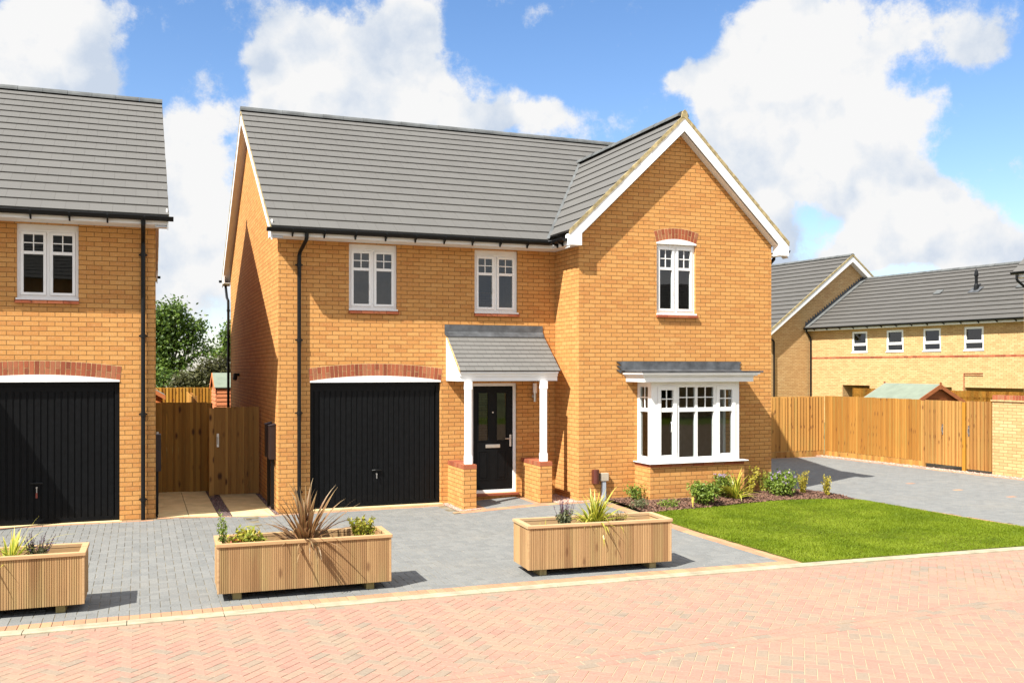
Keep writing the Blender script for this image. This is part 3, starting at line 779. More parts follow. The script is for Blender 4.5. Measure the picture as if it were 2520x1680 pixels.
def ridge(mb, p, q, r=0.125, seg=0.45, sag=0.35):
    p = Vector(p); q = Vector(q); L = (q-p).length; d = (q-p)/L; side = d.cross(Vector((0, 0, 1))).normalized()
    n = max(1, round(L/seg))
    for i in range(n):
        A = p+d*(L*i/n+0.002); B = p+d*(L*(i+1)/n-0.002); h = 0.0 if i % 2 else 0.002
        ra, rb = r+0.004+h, r+h
        ring = lambda c, rr: [tuple(c+side*(rr*math.cos(t))+Vector((0, 0, 1))*(rr*0.85*math.sin(t)-r*0.35)) for t in [PI*j/8 for j in range(9)]]
        v = ring(A, ra)+ring(B, rb)
        mb.mesh(v, [(j, j+1, j+10, j+9) for j in range(8)]+[tuple(range(8, -1, -1)), tuple(range(9, 18))])
def wallpoly(mb, P, outline, holes):
    """P maps (u,z)->3D; outline convex polygon (u,z); holes rects (u0,u1,z0,z1)"""
    us = sorted({h[0] for h in holes} | {h[1] for h in holes} | {min(p[0] for p in outline), max(p[0] for p in outline)})
    zs = sorted({h[2] for h in holes} | {h[3] for h in holes} | {min(p[1] for p in outline), max(p[1] for p in outline)})
    ar = area(outline)
    o = outline if ar > 0 else outline[::-1]
    hp = []
    for i in range(len(o)):
        p, q = o[i], o[(i+1) % len(o)]; a, b = q[1]-p[1], -(q[0]-p[0]); hp.append((a, b, a*p[0]+b*p[1]))
    for i in range(len(us)-1):
        for j in range(len(zs)-1):
            cu, cz = (us[i]+us[i+1])/2, (zs[j]+zs[j+1])/2
            if any(h[0] < cu < h[1] and h[2] < cz < h[3] for h in holes): continue
            c = clip([(us[i], zs[j]), (us[i+1], zs[j]), (us[i+1], zs[j+1]), (us[i], zs[j+1])], hp)
            if len(c) >= 3: mb.poly([P(u, z) for u, z in c])
def reveal(mb, x0, x1, z0, z1, y, d):
    mb.poly([(x0, y, z0), (x0, y+d, z0), (x0, y+d, z1), (x0, y, z1)]); mb.poly([(x1, y, z0), (x1, y, z1), (x1, y+d, z1), (x1, y+d, z0)])
    mb.poly([(x0, y, z0), (x1, y, z0), (x1, y+d, z0), (x0, y+d, z0)]); mb.poly([(x0, y, z1), (x0, y+d, z1), (x1, y+d, z1), (x1, y, z1)])
def frame_rect(mb, x0, x1, z0, z1, w, y0, y1):
    mb.box(x0, x0+w, y0, y1, z0, z1); mb.box(x1-w, x1, y0, y1, z0, z1)
    mb.box(x0+w, x1-w, y0, y1, z0, z0+w); mb.box(x0+w, x1-w, y0, y1, z1-w, z1)
def casement_window(house, x0, x1, z0, z1, y, head=0.0):
    """white two-light window with a small gridded light above each tall pane; y is the wall face"""
    yf = y+0.05
    m = MB(); zt = z1-head
    frame_rect(m, x0, x1, z0, zt, 0.045, yf, yf+0.07)
    if head: m.box(x0, x1, yf+0.004, yf+0.066, zt, z1)
    xm = (x0+x1)/2; m.box(xm-0.022, xm+0.022, yf+0.005, yf+0.07, z0+.045, zt-.045)
    glass = []; bars = []
    zr = z0+(zt-z0)*0.655
    for (a, b) in ((x0+.045, xm-.022), (xm+.022, x1-.045)):
        frame_rect(m, a+.003, b-.003, z0+.048, zt-.048, 0.042, yf-0.012, yf+0.05)
        m.box(a+.045, b-.045, yf-0.008, yf+0.045, zr-0.024, zr+0.024)
        glass.append((a+.045, b-.045, z0+.09, zr-.024)); glass.append((a+.045, b-.045, zr+.024, zt-.09))
    m.box(xm-.15, xm+.15, yf-0.012, yf, zt-0.034, zt-0.016)
    fr = m.build('window', 'white', house)
    g = MB()
    for q in glass: g.poly([(q[0], yf+.02, q[2]), (q[1], yf+.02, q[2]), (q[1], yf+.02, q[3]), (q[0], yf+.02, q[3])])
    g.build('glass', 'glass', fr)
    b_ = MB()
    for q in glass[1::2]:
        cx = (q[0]+q[1])/2; cz = (q[2]+q[3])/2
        b_.box(cx-.008, cx+.008, yf+.008, yf+.018, q[2], q[3]); b_.box(q[0], q[1], yf+.006, yf+.016, cz-.008, cz+.008)
    b_.build('glazing_bars', 'white', fr)
    s = MB(); s.box(x0-.005, x1+.012, y-0.025, yf+.01, z0-.03, z0-.001); s.build('sill', 'white', fr)
    s = MB(); x = x0-.01
    while x < x1+.02:
        e = min(x+.2247, x1+.03); s.box(x+.002, e-.004, y-0.055, y-.001, z0-.082, z0-.034); x = e
    s.build('tile_sill', 'redbrick', fr, bevel=.003)
    hd = MB(); hd.tube([(xm-.06, yf+.0, z0+.33), (xm-.06, yf-.018, z0+.35), (xm-.06, yf-.018, z0+.44), (xm-.06, yf, z0+.46)], .006, 5)
    hd.build('handle', 'white', fr)
    return fr
def arch_bricks(mb, x0, x1, z_in0, rise, th, y, nbr, splay=0.0, proud=0.004):
    """a band of red bricks on end along a shallow arch"""
    cx = (x0+x1)/2; hw = (x1-x0)/2
    zin = lambda x: z_in0+rise*(1-((x-cx)/hw)**2)
    for i in range(nbr):
        a = x0+(x1-x0)*i/nbr; b = x0+(x1-x0)*(i+1)/nbr
        sh = lambda x: (x-cx)/hw*splay
        A, B = a+.006, b-.006
        pieces = [(0, th)] if i % 2 else [(0, th*0.48-.005), (th*0.48+.005, th)]
        if R.random() < .12: pieces = [(0, th)] if len(pieces) == 2 else pieces
        for (l, h) in pieces:
            q = [(A+sh(A)*l/th, zin(A)+l), (B+sh(B)*l/th, zin(B)+l), (B+sh(B)*h/th, zin(B)+h), (A+sh(A)*h/th, zin(A)+h)]
            mb.prism([(u, y-proud-R.uniform(0, .0015), z) for u, z in q], (0, 0.03, 0))
def arch_back(mb, x0, x1, z_in0, rise, th, y, splay=0.0):
    cx = (x0+x1)/2; hw = (x1-x0)/2; n = 16
    zin = lambda x: z_in0+rise*(1-((x-cx)/hw)**2); sh = lambda x: (x-cx)/hw*splay
    xs = [x0+(x1-x0)*i/n for i in range(n+1)]
    for a, b in zip(xs[:-1], xs[1:]):
        mb.poly([(a, y, zin(a)), (b, y, zin(b)), (b+sh(b), y, zin(b)+th+.006), (a+sh(a), y, zin(a)+th+.006)])
def gutter_run(mb, p, q, out, r=0.062, seg=8):
    """half round gutter from p to q, out = horizontal unit vector away from the wall; p,q at the back top edge"""
    p = Vector(p); q = Vector(q); out = Vector(out); up = Vector((0, 0, 1))
    c0 = p+out*r; c1 = q+out*r
    ring = lambda c, rr: [tuple(c-out*(rr*math.cos(t))-up*(rr*math.sin(t))) for t in [PI*j/seg for j in range(seg+1)]]
    A, B, A2, B2 = ring(c0, r), ring(c1, r), ring(c0, r-.005), ring(c1, r-.005)
    n = seg+1
    mb.mesh(A+B+A2+B2, [(j, j+n, j+n+1, j+1) for j in range(seg)]+[(2*n+j+1, 3*n+j+1, 3*n+j, 2*n+j) for j in range(seg)]
            + [(0, 2*n, 3*n, n), (seg, n+seg, 3*n+seg, 2*n+seg), tuple(range(n)), tuple(range(2*n-1, n-1, -1))])
    d = (c1-c0).normalized()
    lip = out*(r)
    mb.tube([tuple(c0+lip), tuple(c1+lip)], .007, 6)
def gutter_brackets(mb, p, q, out, n, r=0.062):
    p = Vector(p); q = Vector(q); out = Vector(out); d = (q-p).normalized()
    for i in range(n):
        c = p+(q-p)*((i+.35)/n)
        a = c-d*.012; b_ = c+d*.012
        prof = [(-.0, .0), (2*r+.006, 0.004), (2*r+.008, -.02), (r*1.5, -r-.012), (r*.6, -r-.03), (0.02, -r-.065), (0, -r-.065)]
        v = [tuple(a+out*x+Vector((0, 0, z))) for x, z in prof]
        mb.prism(v, tuple(b_-a))

Y0, Y1 = 16.72, 15.675
XL, XW, XR = 2.216, 7.43, 11.64
ZS = 4.72; YB = 26.0; YR = 21.36
mS = 0.627
zmain = lambda y: 4.86+(y-16.22)*mS if y <= YR else 4.86+(2*YR-16.22-y)*mS
CX = 9.535; ZP = 7.25; gS = 0.965; EH = 2.38
zgab = lambda x: ZP-abs(x-CX)*gS

def build_house(transform, label, full=True):
    TF[0] = transform
    H = thing('brick_house', label, 'house', (XL, Y0, 0), 'detached brick houses with garages')
    DX = (5.72, 6.63, 0.16, 2.215); W1 = (3.44, 4.31) if full else (3.355, 4.225)
    # walls
    wl = MB()
    front_holes = [(2.756, 5.13, -.2, 2.262), (DX[0], DX[1], DX[2], DX[3]), (W1[0], W1[1], 3.55, 4.70), (5.79, 6.65, 3.545, 4.70)]
    wallpoly(wl, lambda u, z: (u, Y0, z), [(XL, -.1), (XW, -.1), (XW, 4.80), (XL, 4.80)], front_holes)
    for h in front_holes: reveal(wl, h[0], h[1], h[2], h[3], Y0, 0.10)
    wallpoly(wl, lambda u, z: (XW, u, z), [(Y1, -.1), (Y0+.1, -.1), (Y0+.1, 4.85), (Y1, 4.85)], [])
    gh = [(9.05, 9.90, 3.53, 4.86), (8.70, 10.48, 0.79, 2.20)]
    wallpoly(wl, lambda u, z: (u, Y1, z), [(XW, -.1), (XR, -.1), (XR, zgab(XR)-.10), (CX, ZP-.10), (XW, zgab(XW)-.10)], gh)
    reveal(wl, *gh[0], Y1, 0.10)
    side = [(Y0, -.1), (YB, -.1), (YB, zmain(YB)-.08), (YR, zmain(YR)-.08), (Y0, zmain(Y0)-.08)]
    wallpoly(wl, lambda u, z: (XL, u, z), side, [])
    side = [(Y1, -.1), (YB, -.1), (YB, 4.80), (YR, zmain(YR)-.08), (Y0, zmain(Y0)-.3), (Y1, 4.72)]
    wallpoly(wl, lambda u, z: (XR, u, z), side, [])
    wallpoly(wl, lambda u, z: (u, YB, z), [(XL, -.1), (XR, -.1), (XR, 4.80), (XL, 4.80)], [])
    wl.build('wall', 'brick', H)
    # rooms seen through the panes
    rm = MB()
    for (z0_, z1_) in ((0.05, 2.35), (2.7, 4.68)):
        rm.poly([(XL+.1, Y0+.2, z0_), (XR-.1, Y0+.2, z0_), (XR-.1, YB-.1, z0_), (XL+.1, YB-.1, z0_)])
        rm.poly([(XL+.1, Y0+.2, z1_), (XR-.1, Y0+.2, z1_), (XR-.1, YB-.1, z1_), (XL+.1, YB-.1, z1_)])
        for q in ((XW+.1, Y1+.15, XW+.1, 20.5), (XR-.12, Y1+.15, XR-.12, 20.5), (XW+.1, 20.5, XR-.1, 20.5), (5.2, Y0+.15, 5.2, 20.5), (XL+.1, 19.5, 5.2, 19.5)):
            rm.poly([(q[0], q[1], z0_), (q[2], q[3], z0_), (q[2], q[3], z1_), (q[0], q[1], z1_)])
    rm.poly([(10.15, 16.9, 0.05), (11.5, 16.9, 0.05), (11.5, 16.9, 2.35), (10.15, 16.9, 2.35)])
    rm.build('room_lining', 'plaster', H)
    # main roof
    rf = MB()
    X0, X1 = 2.03, XR+.18
    ey = 16.22; T = math.hypot(YR-ey, (YR-ey)*mS); cb = (YR-ey)/T
    def lim(t):
        y = ey+t*cb; z = 4.86+(y-ey)*mS
        if z < ZP-.001: return (X0, min(X1, CX-(ZP-z)/gS))
        return (X0, X1)
    def limR(t):
        y = ey+t*cb; z = 4.86+(y-ey)*mS
        if z < ZP-.001: return (CX+(ZP-z)/gS, X1) if CX+(ZP-z)/gS < X1 else None
        return None
    bdir = (0, cb, cb*mS)
    tiles(rf, (0, ey, 4.86), (1, 0, 0), bdir, T, 17, lim)
    tiles(rf, (0, ey, 4.86), (1, 0, 0), bdir, T, 17, limR)
    tiles(rf, (0, 2*YR-ey, 4.86), (1, 0, 0), (0, -cb, cb*mS), T, 17, lambda t: (X0, X1))
    rfo = rf.build('roof', 'tile', H)
    rd_ = MB(); ridge(rd_, (X0-.01, YR, 8.10), (X1+.01, YR, 8.10)); rd_.build('ridge', 'ridge', rfo)
    # gable roof
    gr = MB(); yf = Y1-.20
    yint = lambda z: ey+(z-4.86)/mS
    Tg = math.hypot(EH, EH*gS); cg = EH/Tg
    zl = ZP-EH*gS
    def limg(t):
        z = zl+t*cg*gS; return (yf, max(yint(z), 16.3))
    tiles(gr, (CX-EH, 0, zl), (0, 1, 0), (cg, 0, cg*gS), Tg, 10, limg)
    tiles(gr, (CX+EH, 0, zl), (0, 1, 0), (-cg, 0, cg*gS), Tg, 10, limg)
    gro = gr.build('gable_roof', 'tile', H)
    rd_ = MB(); ridge(rd_, (CX, yf+.04, ZP+.025), (CX, yint(ZP)+.1, ZP+.025), r=.115); rd_.build('ridge', 'ridge', gro)
    v_ = MB()
    for sgn in (-1, 1):
        p = (CX+sgn*(ZP-4.86)/gS, ey, 4.86+.03); q = (CX, yint(ZP), ZP+.03)
        d = Vector(q)-Vector(p); s_ = Vector((d.y, -d.x, 0)).normalized()*.028
        v_.mesh([tuple(Vector(p)-s_+Vector((0, 0, .012))), tuple(Vector(p)+s_+Vector((0, 0, .012))), tuple(Vector(q)+s_+Vector((0, 0, .012))), tuple(Vector(q)-s_+Vector((0, 0, .012))), tuple(Vector(p)-Vector((0, 0, .01))), tuple(Vector(q)-Vector((0, 0, .01)))],
                [(0, 1, 2, 3), (0, 3, 5, 4), (1, 4, 5, 2)])
    v_.build('valley', 'ridge', gro)
    # verge mortar
    for sgn in (-1, 1):
        vg = MB(); n_ = 20
        for i in range(n_):
            a = i/n_; b = (i+1)/n_
            P = lambda t: (CX+sgn*EH*(1-t), ZP-EH*gS*(1-t))
            pa, pb = P(a), P(b); j = R.uniform(-.003, .003); step = 0.0 if i % 2 else 0.008
            vg.prism([(pa[0], yf-.010+j, pa[1]-.062), (pb[0], yf-.010+j, pb[1]-.062), (pb[0], yf-.010+j, pb[1]+.014+step), (pa[0], yf-.010+j, pa[1]+.020+step)], (0, .035, 0))
        if sgn == -1: vg.prism([(CX-.07, yf-.012, ZP-.05), (CX+.07, yf-.012, ZP-.05), (CX+.05, yf-.012, ZP+.06), (CX, yf-.012, ZP+.10), (CX-.05, yf-.012, ZP+.06)], (0, .03, 0))
        vg.build('verge', 'verge', gro)
    for sgn, xs in ((-1, X0), (1, X1)):
        vg = MB()
        for (ya, yb2) in ((ey, YR), (2*YR-ey, YR)):
            n_ = 34
            for i in range(n_):
                a = ya+(yb2-ya)*i/n_; b = ya+(yb2-ya)*(i+1)/n_; j = R.uniform(-.003, .002)
                vg.prism([(xs-.004+j, a, zmain(a)-.07), (xs-.004+j, b, zmain(b)-.07), (xs-.004+j, b, zmain(b)-.004), (xs-.004+j, a, zmain(a)-.002)], (.02, 0, 0))
        vg.build('verge', 'verge', rfo)
    # barge boards, fascias, soffits
    bb = MB()
    def barge(sgn, y):
        xe = CX+sgn*(EH-.005); xi = CX+sgn*(EH-.245)
        bb.prism([(CX, y, ZP-.06), (CX, y, ZP-.30), (xi, y, zgab(xi)-.27), (xi, y, zgab(xi)-.065)], (0, .022, 0))
        bb.prism([(xi, y-.001, zgab(xi)-.065), (xi, y-.001, 4.705), (xe, y-.001, 4.705), (xe, y-.001, zgab(xe)-.065)], (0, .19, 0))
    for sgn in (-1, 1): barge(sgn, yf)
    # soffit strip under the gable verge
    for sgn in (-1, 1):
        xe = CX+sgn*EH
        bb.poly([(CX, yf+.02, ZP-.32), (xe, yf+.02, zgab(xe)-.29), (xe, Y1-.001, zgab(xe)-.29), (CX, Y1-.001, ZP-.31)])
    # front fascia and soffit
    fx0, fx1 = 2.046, CX-EH+.02
    bb.box(fx0, fx1-.0, 16.27, 16.29, ZS, 4.875)
    bb.box(fx0, fx1+.02, 16.29, Y0-.002, ZS, ZS+.012)
    bb.box(fx0, fx0+.02, 16.29, Y0, ZS+.012, 4.99)
    # return fascia beside the gable wing
    bb.box(CX-EH+.02, CX-EH+.04, yf+.19, 16.31, ZS, 4.80)
    bb.box(CX-EH+.04, XW-.002, yf+.19, Y0-.003, ZS+.002, ZS+.014)
    bb.box(CX+EH-.04, CX+EH-.02, yf+.19, 17.6, ZS, 4.80)
    bb.box(XR+.002, CX+EH-.04, yf+.19, 17.6, ZS+.002, ZS+.014)
    # back
    bb.box(fx0, XR+.15, 2*YR-16.29, 2*YR-16.27, ZS, 4.875); bb.box(fx0, XR+.15, YB+.002, 2*YR-16.29, ZS, ZS+.012)
    bb.box(fx0, fx0+.02, YB, 2*YR-16.29, ZS+.012, 4.99)
    # side barges
    for xs in (X0+.004, XR+.152):
        for s_ in (-1, 1):
            ya = YR+s_*(YR-16.24)
            A = [(YR, zmain(YR)-.075), (YR, zmain(YR)-.27), (ya, 4.86-.22), (ya, 4.86-.06)]
            bb.prism([(xs, u, z) for u, z in A], (.02, 0, 0))
            bb.poly([(xs+.02, YR, zmain(YR)-.25), (xs+.02, ya, 4.86-.18), (xs+.2 if xs < 5 else xs-.15, ya, 4.86-.18), (xs+.2 if xs < 5 else xs-.15, YR, zmain(YR)-.25)])
    bb.build('fascia', 'whitepaint', H)
    # gutters
    gz_ = 4.832; gxl = CX-EH+.018
    gt = MB(); gutter_run(gt, (1.96, 16.268, gz_), (7.13, 16.268, gz_), (0, -1, 0)); gutter_brackets(gt, (2.2, 16.268, gz_), (7.0, 16.268, gz_), (0, -1, 0), 9); gt.build('gutter', 'black', H)
    gt = MB(); gutter_run(gt, (gxl, 16.16, gz_), (gxl, yf+.10, gz_), (-1, 0, 0)); gutter_brackets(gt, (gxl, 16.1, gz_), (gxl, yf+.16, gz_), (-1, 0, 0), 2); gt.build('gutter', 'black', H)
    gt = MB(); gutter_run(gt, (CX+EH-.018, yf+.10, gz_-.01), (CX+EH-.018, 18.2, gz_-.01), (1, 0, 0)); gt.build('gutter', 'black', H)
    gt = MB(); gutter_run(gt, (1.96, 2*YR-16.268, gz_), (XR+.3, 2*YR-16.268, gz_), (0, 1, 0)); gt.build('gutter', 'black', H)
    def downpipe(path, clips, axis='y'):
        m = MB(); m.tube(path, .034, 10)
        for z in clips:
            c = path[-1]
            m.tube([(c[0], c[1], z-.03), (c[0], c[1], z+.03)], .041, 10)
            if axis == 'y': m.box(c[0]-.065, c[0]+.065, c[1]+.028, c[1]+.044, z-.012, z+.012)
            else: m.box(c[0]+.028, c[0]+.044, c[1]-.065, c[1]+.065, z-.012, z+.012)
        m.build('downpipe', 'black', H)
    if not full: downpipe([(2.405, 16.21, 4.80), (2.405, 16.22, 4.70), (2.405, 16.3, 4.64), (2.405, 16.62, 4.50), (2.405, 16.655, 4.44), (2.405, 16.66, 4.30), (2.405, 16.66, 0.03)], (4.28, 2.98, 1.72, 0.35))
    else: downpipe([(2.62, 16.21, 4.80), (2.62, 16.22, 4.70), (2.615, 16.25, 4.66), (2.57, 16.62, 4.50), (2.562, 16.655, 4.44), (2.562, 16.66, 4.30), (2.562, 16.66, 0.03)], (4.28, 2.98, 1.72, 0.35))
    downpipe([(2.13, 2*YR-16.22, 4.78), (2.13, 2*YR-16.25, 4.66), (2.13, 26.1, 4.35), (2.15, 25.93, 4.26), (2.15, 25.9, 4.1), (2.15, 25.9, 0)], (4.0, 2.7, 1.4), 'x')
    downpipe([(CX+EH+.03, 16.0, 4.80), (CX+EH+.03, 16.0, 4.70), (XR+.05, 16.0, 4.42), (XR+.05, 16.0, 4.3), (XR+.05, 16.0, 0)], (4.2, 2.8, 1.4), 'x')
    # windows
    casement_window(H, W1[0], W1[1], 3.55, 4.72, Y0, head=0.09)
    casement_window(H, 5.79, 6.65, 3.545, 4.72, Y0, head=0.09)
    casement_window(H, 9.05, 9.90, 3.53, 4.84, Y1, head=0.015)
    # gable window arch
    ab = MB(); arch_back(ab, 9.04, 9.91, 4.86, .075, .205, Y1-.0015, splay=.055); ab.build('arch_mortar', 'mortar', H)
    ab = MB(); arch_bricks(ab, 9.04, 9.91, 4.862, .075, .20, Y1, 13, splay=.055); ab.build('brick_arch', 'redbrick', H)
    ab = MB(); n_ = 12; cxx = 9.475; hw = .435
    top = [(cxx-hw+2*hw*i/n_, 4.862+.075*(1-((2*i/n_)-1)**2)) for i in range(n_+1)]
    ab.prism([(9.04, Y1-.012, 4.835)]+[(u, Y1-.012, z) for u, z in top]+[(9.91, Y1-.012, 4.835)], (0, .04, 0))
    ab.build('arch_infill', 'white', H)
    # garage door
    gd = MB(); gy = Y0+.085
    frame_rect(gd, 2.762, 5.124, 0.0, 2.255, .068, gy-.02, gy+.05)
    gdo = gd.build('garage_door_frame', 'blackdoor', H)
    gd = MB(); x = 2.834; xe = 5.052; nrib = 23; wv_ = (xe-x)/nrib; pts = []
    for i in range(nrib):
        a = x+i*wv_
        pts += [(a+.004, gy+.016), (a+.012, gy+.006), (a+wv_-.016, gy+.006), (a+wv_-.008, gy+.016)]
    for i in range(len(pts)-1):
        (a, ya), (b, yb3) = pts[i], pts[i+1]
        gd.poly([(a, ya, .10), (b, yb3, .10), (b, yb3, 2.09), (a, ya, 2.09)])
    for (z0_, z1_) in ((.035, .10), (2.09, 2.186)): gd.box(x, xe, gy+.002, gy+.03, z0_, z1_)
    gdp = gd.build('garage_door', 'blackdoor', H)
    hd = MB(); hx = 3.957
    hd.tube([(hx-.085, gy-.012, .665), (hx-.03, gy-.03, .672), (hx+.03, gy-.03, .672), (hx+.085, gy-.012, .665)], .013, 6)
    hd.tube([(hx, gy+.01, .665), (hx, gy-.028, .665)], .022, 8)
    hd.box(hx-.09, hx+.09, gy-.02, gy+.002, .652, .662)
    hd.build('handle', 'black', gdp)
    hd = MB(); hd.tube([(hx-.005, gy-.03, .60), (hx-.005, gy-.034, .52)], .010, 6); hd.tube([(hx-.005, gy+.005, .60), (hx-.005, gy-.035, .60)], .014, 8)
    hd.build('lock', 'steel', gdp)
    if not full:
        hd = MB(); hd.box(hx-.018, hx+.008, gy-.05, gy-.04, .44, .52); hd.build('key_tag', 'keytag', gdp)
    ab = MB(); n_ = 20; cxx = 3.943; hw = 1.187
    top = [(cxx-hw+2*hw*i/n_, 2.272+.088*(1-((2*i/n_)-1)**2)) for i in range(n_+1)]
    ab.prism([(2.756, Y0-.014, 2.245)]+[(u, Y0-.014, z) for u, z in top]+[(5.13, Y0-.014, 2.245)], (0, .06, 0)); ab.build('arch_infill', 'white', H)
    ab = MB(); arch_back(ab, 2.745, 5.141, 2.272, .088, .215, Y0-.0015, splay=.02); ab.build('arch_mortar', 'mortar', H)
    ab = MB(); arch_bricks(ab, 2.745, 5.141, 2.274, .088, .21, Y0, 33, splay=.02); ab.build('brick_arch', 'redbrick', H)
    ab = MB(); ab.box(2.72, 5.16, Y0-.06, Y0+.16, -.1, .028); ab.build('threshold', 'slab', H, bevel=.004)
    # front door
    dy = Y0+.075
    fd_ = MB(); frame_rect(fd_, DX[0], DX[1], DX[2], DX[3], .055, dy-.03, dy+.05)
    dfo = fd_.build('door_frame', 'white', H)
    x0, x1, z0_, z1_ = DX[0]+.058, DX[1]-.058, DX[2]+.03, DX[3]-.058
    dl = MB()
    panes = [(x0+.115, x0+.305, 1.14, 2.03), (x1-.315, x1-.125, 1.14, 2.03)]
    wallpoly(dl, lambda u, z: (u, dy, z), [(x0, z0_), (x1, z0_), (x1, z1_), (x0, z1_)], panes)
    for q in panes:
        reveal(dl, q[0], q[1], q[2], q[3], dy, .012)
        frame_rect(dl, q[0]-.015, q[1]+.015, q[2]-.015, q[3]+.015, .016, dy-.010, dy)
    for q in ((x0+.105, x0+.315, .40, .95), (x1-.325, x1-.115, .40, .95)):
        frame_rect(dl, q[0], q[1], q[2], q[3], .018, dy-.008, dy); dl.box(q[0]+.045, q[1]-.045, dy-.008, dy, q[2]+.045, q[3]-.045)
    dl.box(x0, x1, dy+.001, dy+.04, z0_, z0_+.01)
    dlo = dl.build('front_door', 'blackdoor', H)
    g = MB()
    for q in panes: g.poly([(q[0], dy+.012, q[2]), (q[1], dy+.012, q[2]), (q[1], dy+.012, q[3]), (q[0], dy+.012, q[3])])
    g.build('glass', 'glass', dlo)
    hd = MB(); hxx = x1-.045
    hd.box(hxx-.018, hxx+.018, dy-.012, dy, 1.02, 1.24); hd.tube([(hxx, dy, 1.17), (hxx, dy-.05, 1.17), (hxx-.12, dy-.055, 1.168)], .009, 6)
    hd.build('handle', 'steel', dlo)
    hd = MB(); hd.box(6.03, 6.32, dy-.012, dy-.001, 1.0, 1.065); hd.build('letterbox', 'steel', dlo, bevel=.004)
    hd = MB(); hd.tube([(6.175, dy+.01, 1.665), (6.175, dy-.012, 1.665)], .014, 8); hd.build('peephole', 'steel', dlo)
    st = MB(); st.box(DX[0]-.03, DX[1]+.03, Y0-.055, Y0+.08, DX[2]-.045, DX[2]-.002); st.build('doorstep', 'redsill', H, bevel=.004)
    # porch
    ph = MB(); py = 15.90
    Tp = math.hypot(Y0-py, 3.13-2.445); sp_ = (3.13-2.445)/Tp; cp_ = (Y0-py)/Tp
    tiles(ph, (0, py, 2.445), (1, 0, 0), (0, cp_, sp_), Tp, 9, lambda t: (5.235, 7.165), lift=.016)
    pho = ph.build('porch_roof', 'smalltile', H)
    vgm = MB(); vgm.prism([(5.22, py-.003, 2.42), (5.22, Y0, 3.10), (5.22, Y0, 3.135), (5.22, py-.003, 2.465)], (.018, 0, 0)); vgm.build('verge', 'mortar', pho)
    fl_ = MB()
    fl_.prism([(5.205, Y0-.004, 3.12), (5.205, Y0-.004, 3.295), (5.205, Y0-.012, 3.295), (5.205, Y0-.02, 3.17), (5.205, Y0-.10, 3.085), (5.205, Y0-.10, 3.075)], (1.955, 0, 0))
    fl_.build('flashing', 'lead', pho)
    pf = MB()
    prof = [(py+.015, 2.43), (py+.015, 2.405), (py+.045, 2.395), (py+.05, 2.35), (py+.07, 2.34), (py+.07, 2.265), (py+.12, 2.265), (py+.12, 2.43)]
    pf.prism([(5.25, a, b) for a, b in prof], (1.885, 0, 0))
    for xx in (5.235, 7.125):
        pf.prism([(xx, py+.125, 2.265), (xx, Y0-.002, 2.265), (xx, Y0-.002, 3.09), (xx, py+.125, 2.49)], (.022, 0, 0))
    pf.box(5.26, 7.12, py+.12, Y0-.003, 2.272, 2.285)
    pf.build('porch_fascia', 'whitepaint', H)
    for xx in (5.345, 6.795):
        p_ = MB(); xb = xx-.075; gz0 = 0.0
        wallpoly(p_, lambda u, z: (u, 15.80, z), [(xb, -.05), (xb+.235, -.05), (xb+.235, .725), (xb, .725)], [])
        for ux in (xb, xb+.235): wallpoly(p_, lambda u, z: (ux, u, z), [(15.80, -.05), (Y0, -.05), (Y0, .725), (15.80, .725)], [])
        pio = p_.build('porch_pier', 'brick', H)
        c_ = MB(); y = 15.795
        while y < Y0-.02:
            e = min(y+.075, Y0-.002); c_.box(xb-.004, xb+.239, y+.002, e-.003, .727, .802); y = e
        c_.build('pier_cap', 'redbrick', pio)
        c_ = MB(); c_.box(xb+.006, xb+.229, 15.81, Y0-.01, .727, .798); c_.build('cap_mortar', 'mortar', pio)
        q_ = MB()
        h_ = .058
        q_.box(xx, xx+.118, py+.0, py+.118, .802, 0.95)
        c0x, c0y = xx+.059, py+.059
        ring = lambda w_, z, ch: [(c0x+a, c0y+b, z) for a, b in ((-w_+ch, -w_), (w_-ch, -w_), (w_, -w_+ch), (w_, w_-ch), (w_-ch, w_), (-w_+ch, w_), (-w_, w_-ch), (-w_, -w_+ch))]
        for (za, zb) in ((.95, 2.12),):
            q_.mesh(ring(.055, za, .012)+ring(.055, zb, .012), [(i, (i+1) % 8, (i+1) % 8+8, i+8) for i in range(8)])
        q_.box(xx, xx+.118, py+.0, py+.118, 2.12, 2.264)
        q_.build('porch_post', 'whitepaint', H)
    lm = MB(); lm.tube([(6.975, Y0-.075, 1.86), (6.975, Y0-.075, 2.03)], .032, 12); lm.tube([(6.97, Y0, 1.96), (6.975, Y0-.075, 1.96)], .02, 8); lm.tube([(6.985, Y0-.001, 1.96), (6.985, Y0-.018, 1.96)], .05, 14)
    lmo = lm.build('porch_lamp', 'steel', H, smooth=False)
    lm = MB(); lm.tube([(6.975, Y0-.075, 2.03), (6.975, Y0-.075, 2.21)], .041, 14); lm.build('lamp_shade', 'lampglass', lmo)
    # bay window
    bx0, bx1, by = 8.585, 10.60, 15.10
    bw = MB()
    wallpoly(bw, lambda u, z: (u, by, z), [(bx0, -.05), (bx1, -.05), (bx1, .695), (bx0, .695)], [])
    for ux in (bx0, bx1): wallpoly(bw, lambda u, z: (ux, u, z), [(by, -.05), (Y1, -.05), (Y1, .695), (by, .695)], [])
    bwo = bw.build('bay_plinth', 'brick', H)
    c_ = MB(); x = bx0
    while x < bx1-.01:
        e = min(x+.1125*2, bx1); c_.box(x+.003, e-.003, by-.003, by+.08, .697, .757); x = e
    y = by+.083
    while y < Y1-.02:
        e = min(y+.225, Y1-.002)
        for ux in (bx0-.003, bx1-.077): c_.box(ux, ux+.08, y+.003, e-.003, .697, .757)
        y = e
    c_.build('red_course', 'redbrick', bwo)
    fr = MB(); fx0_, fx1_, fy = 8.635, 10.52, 15.15
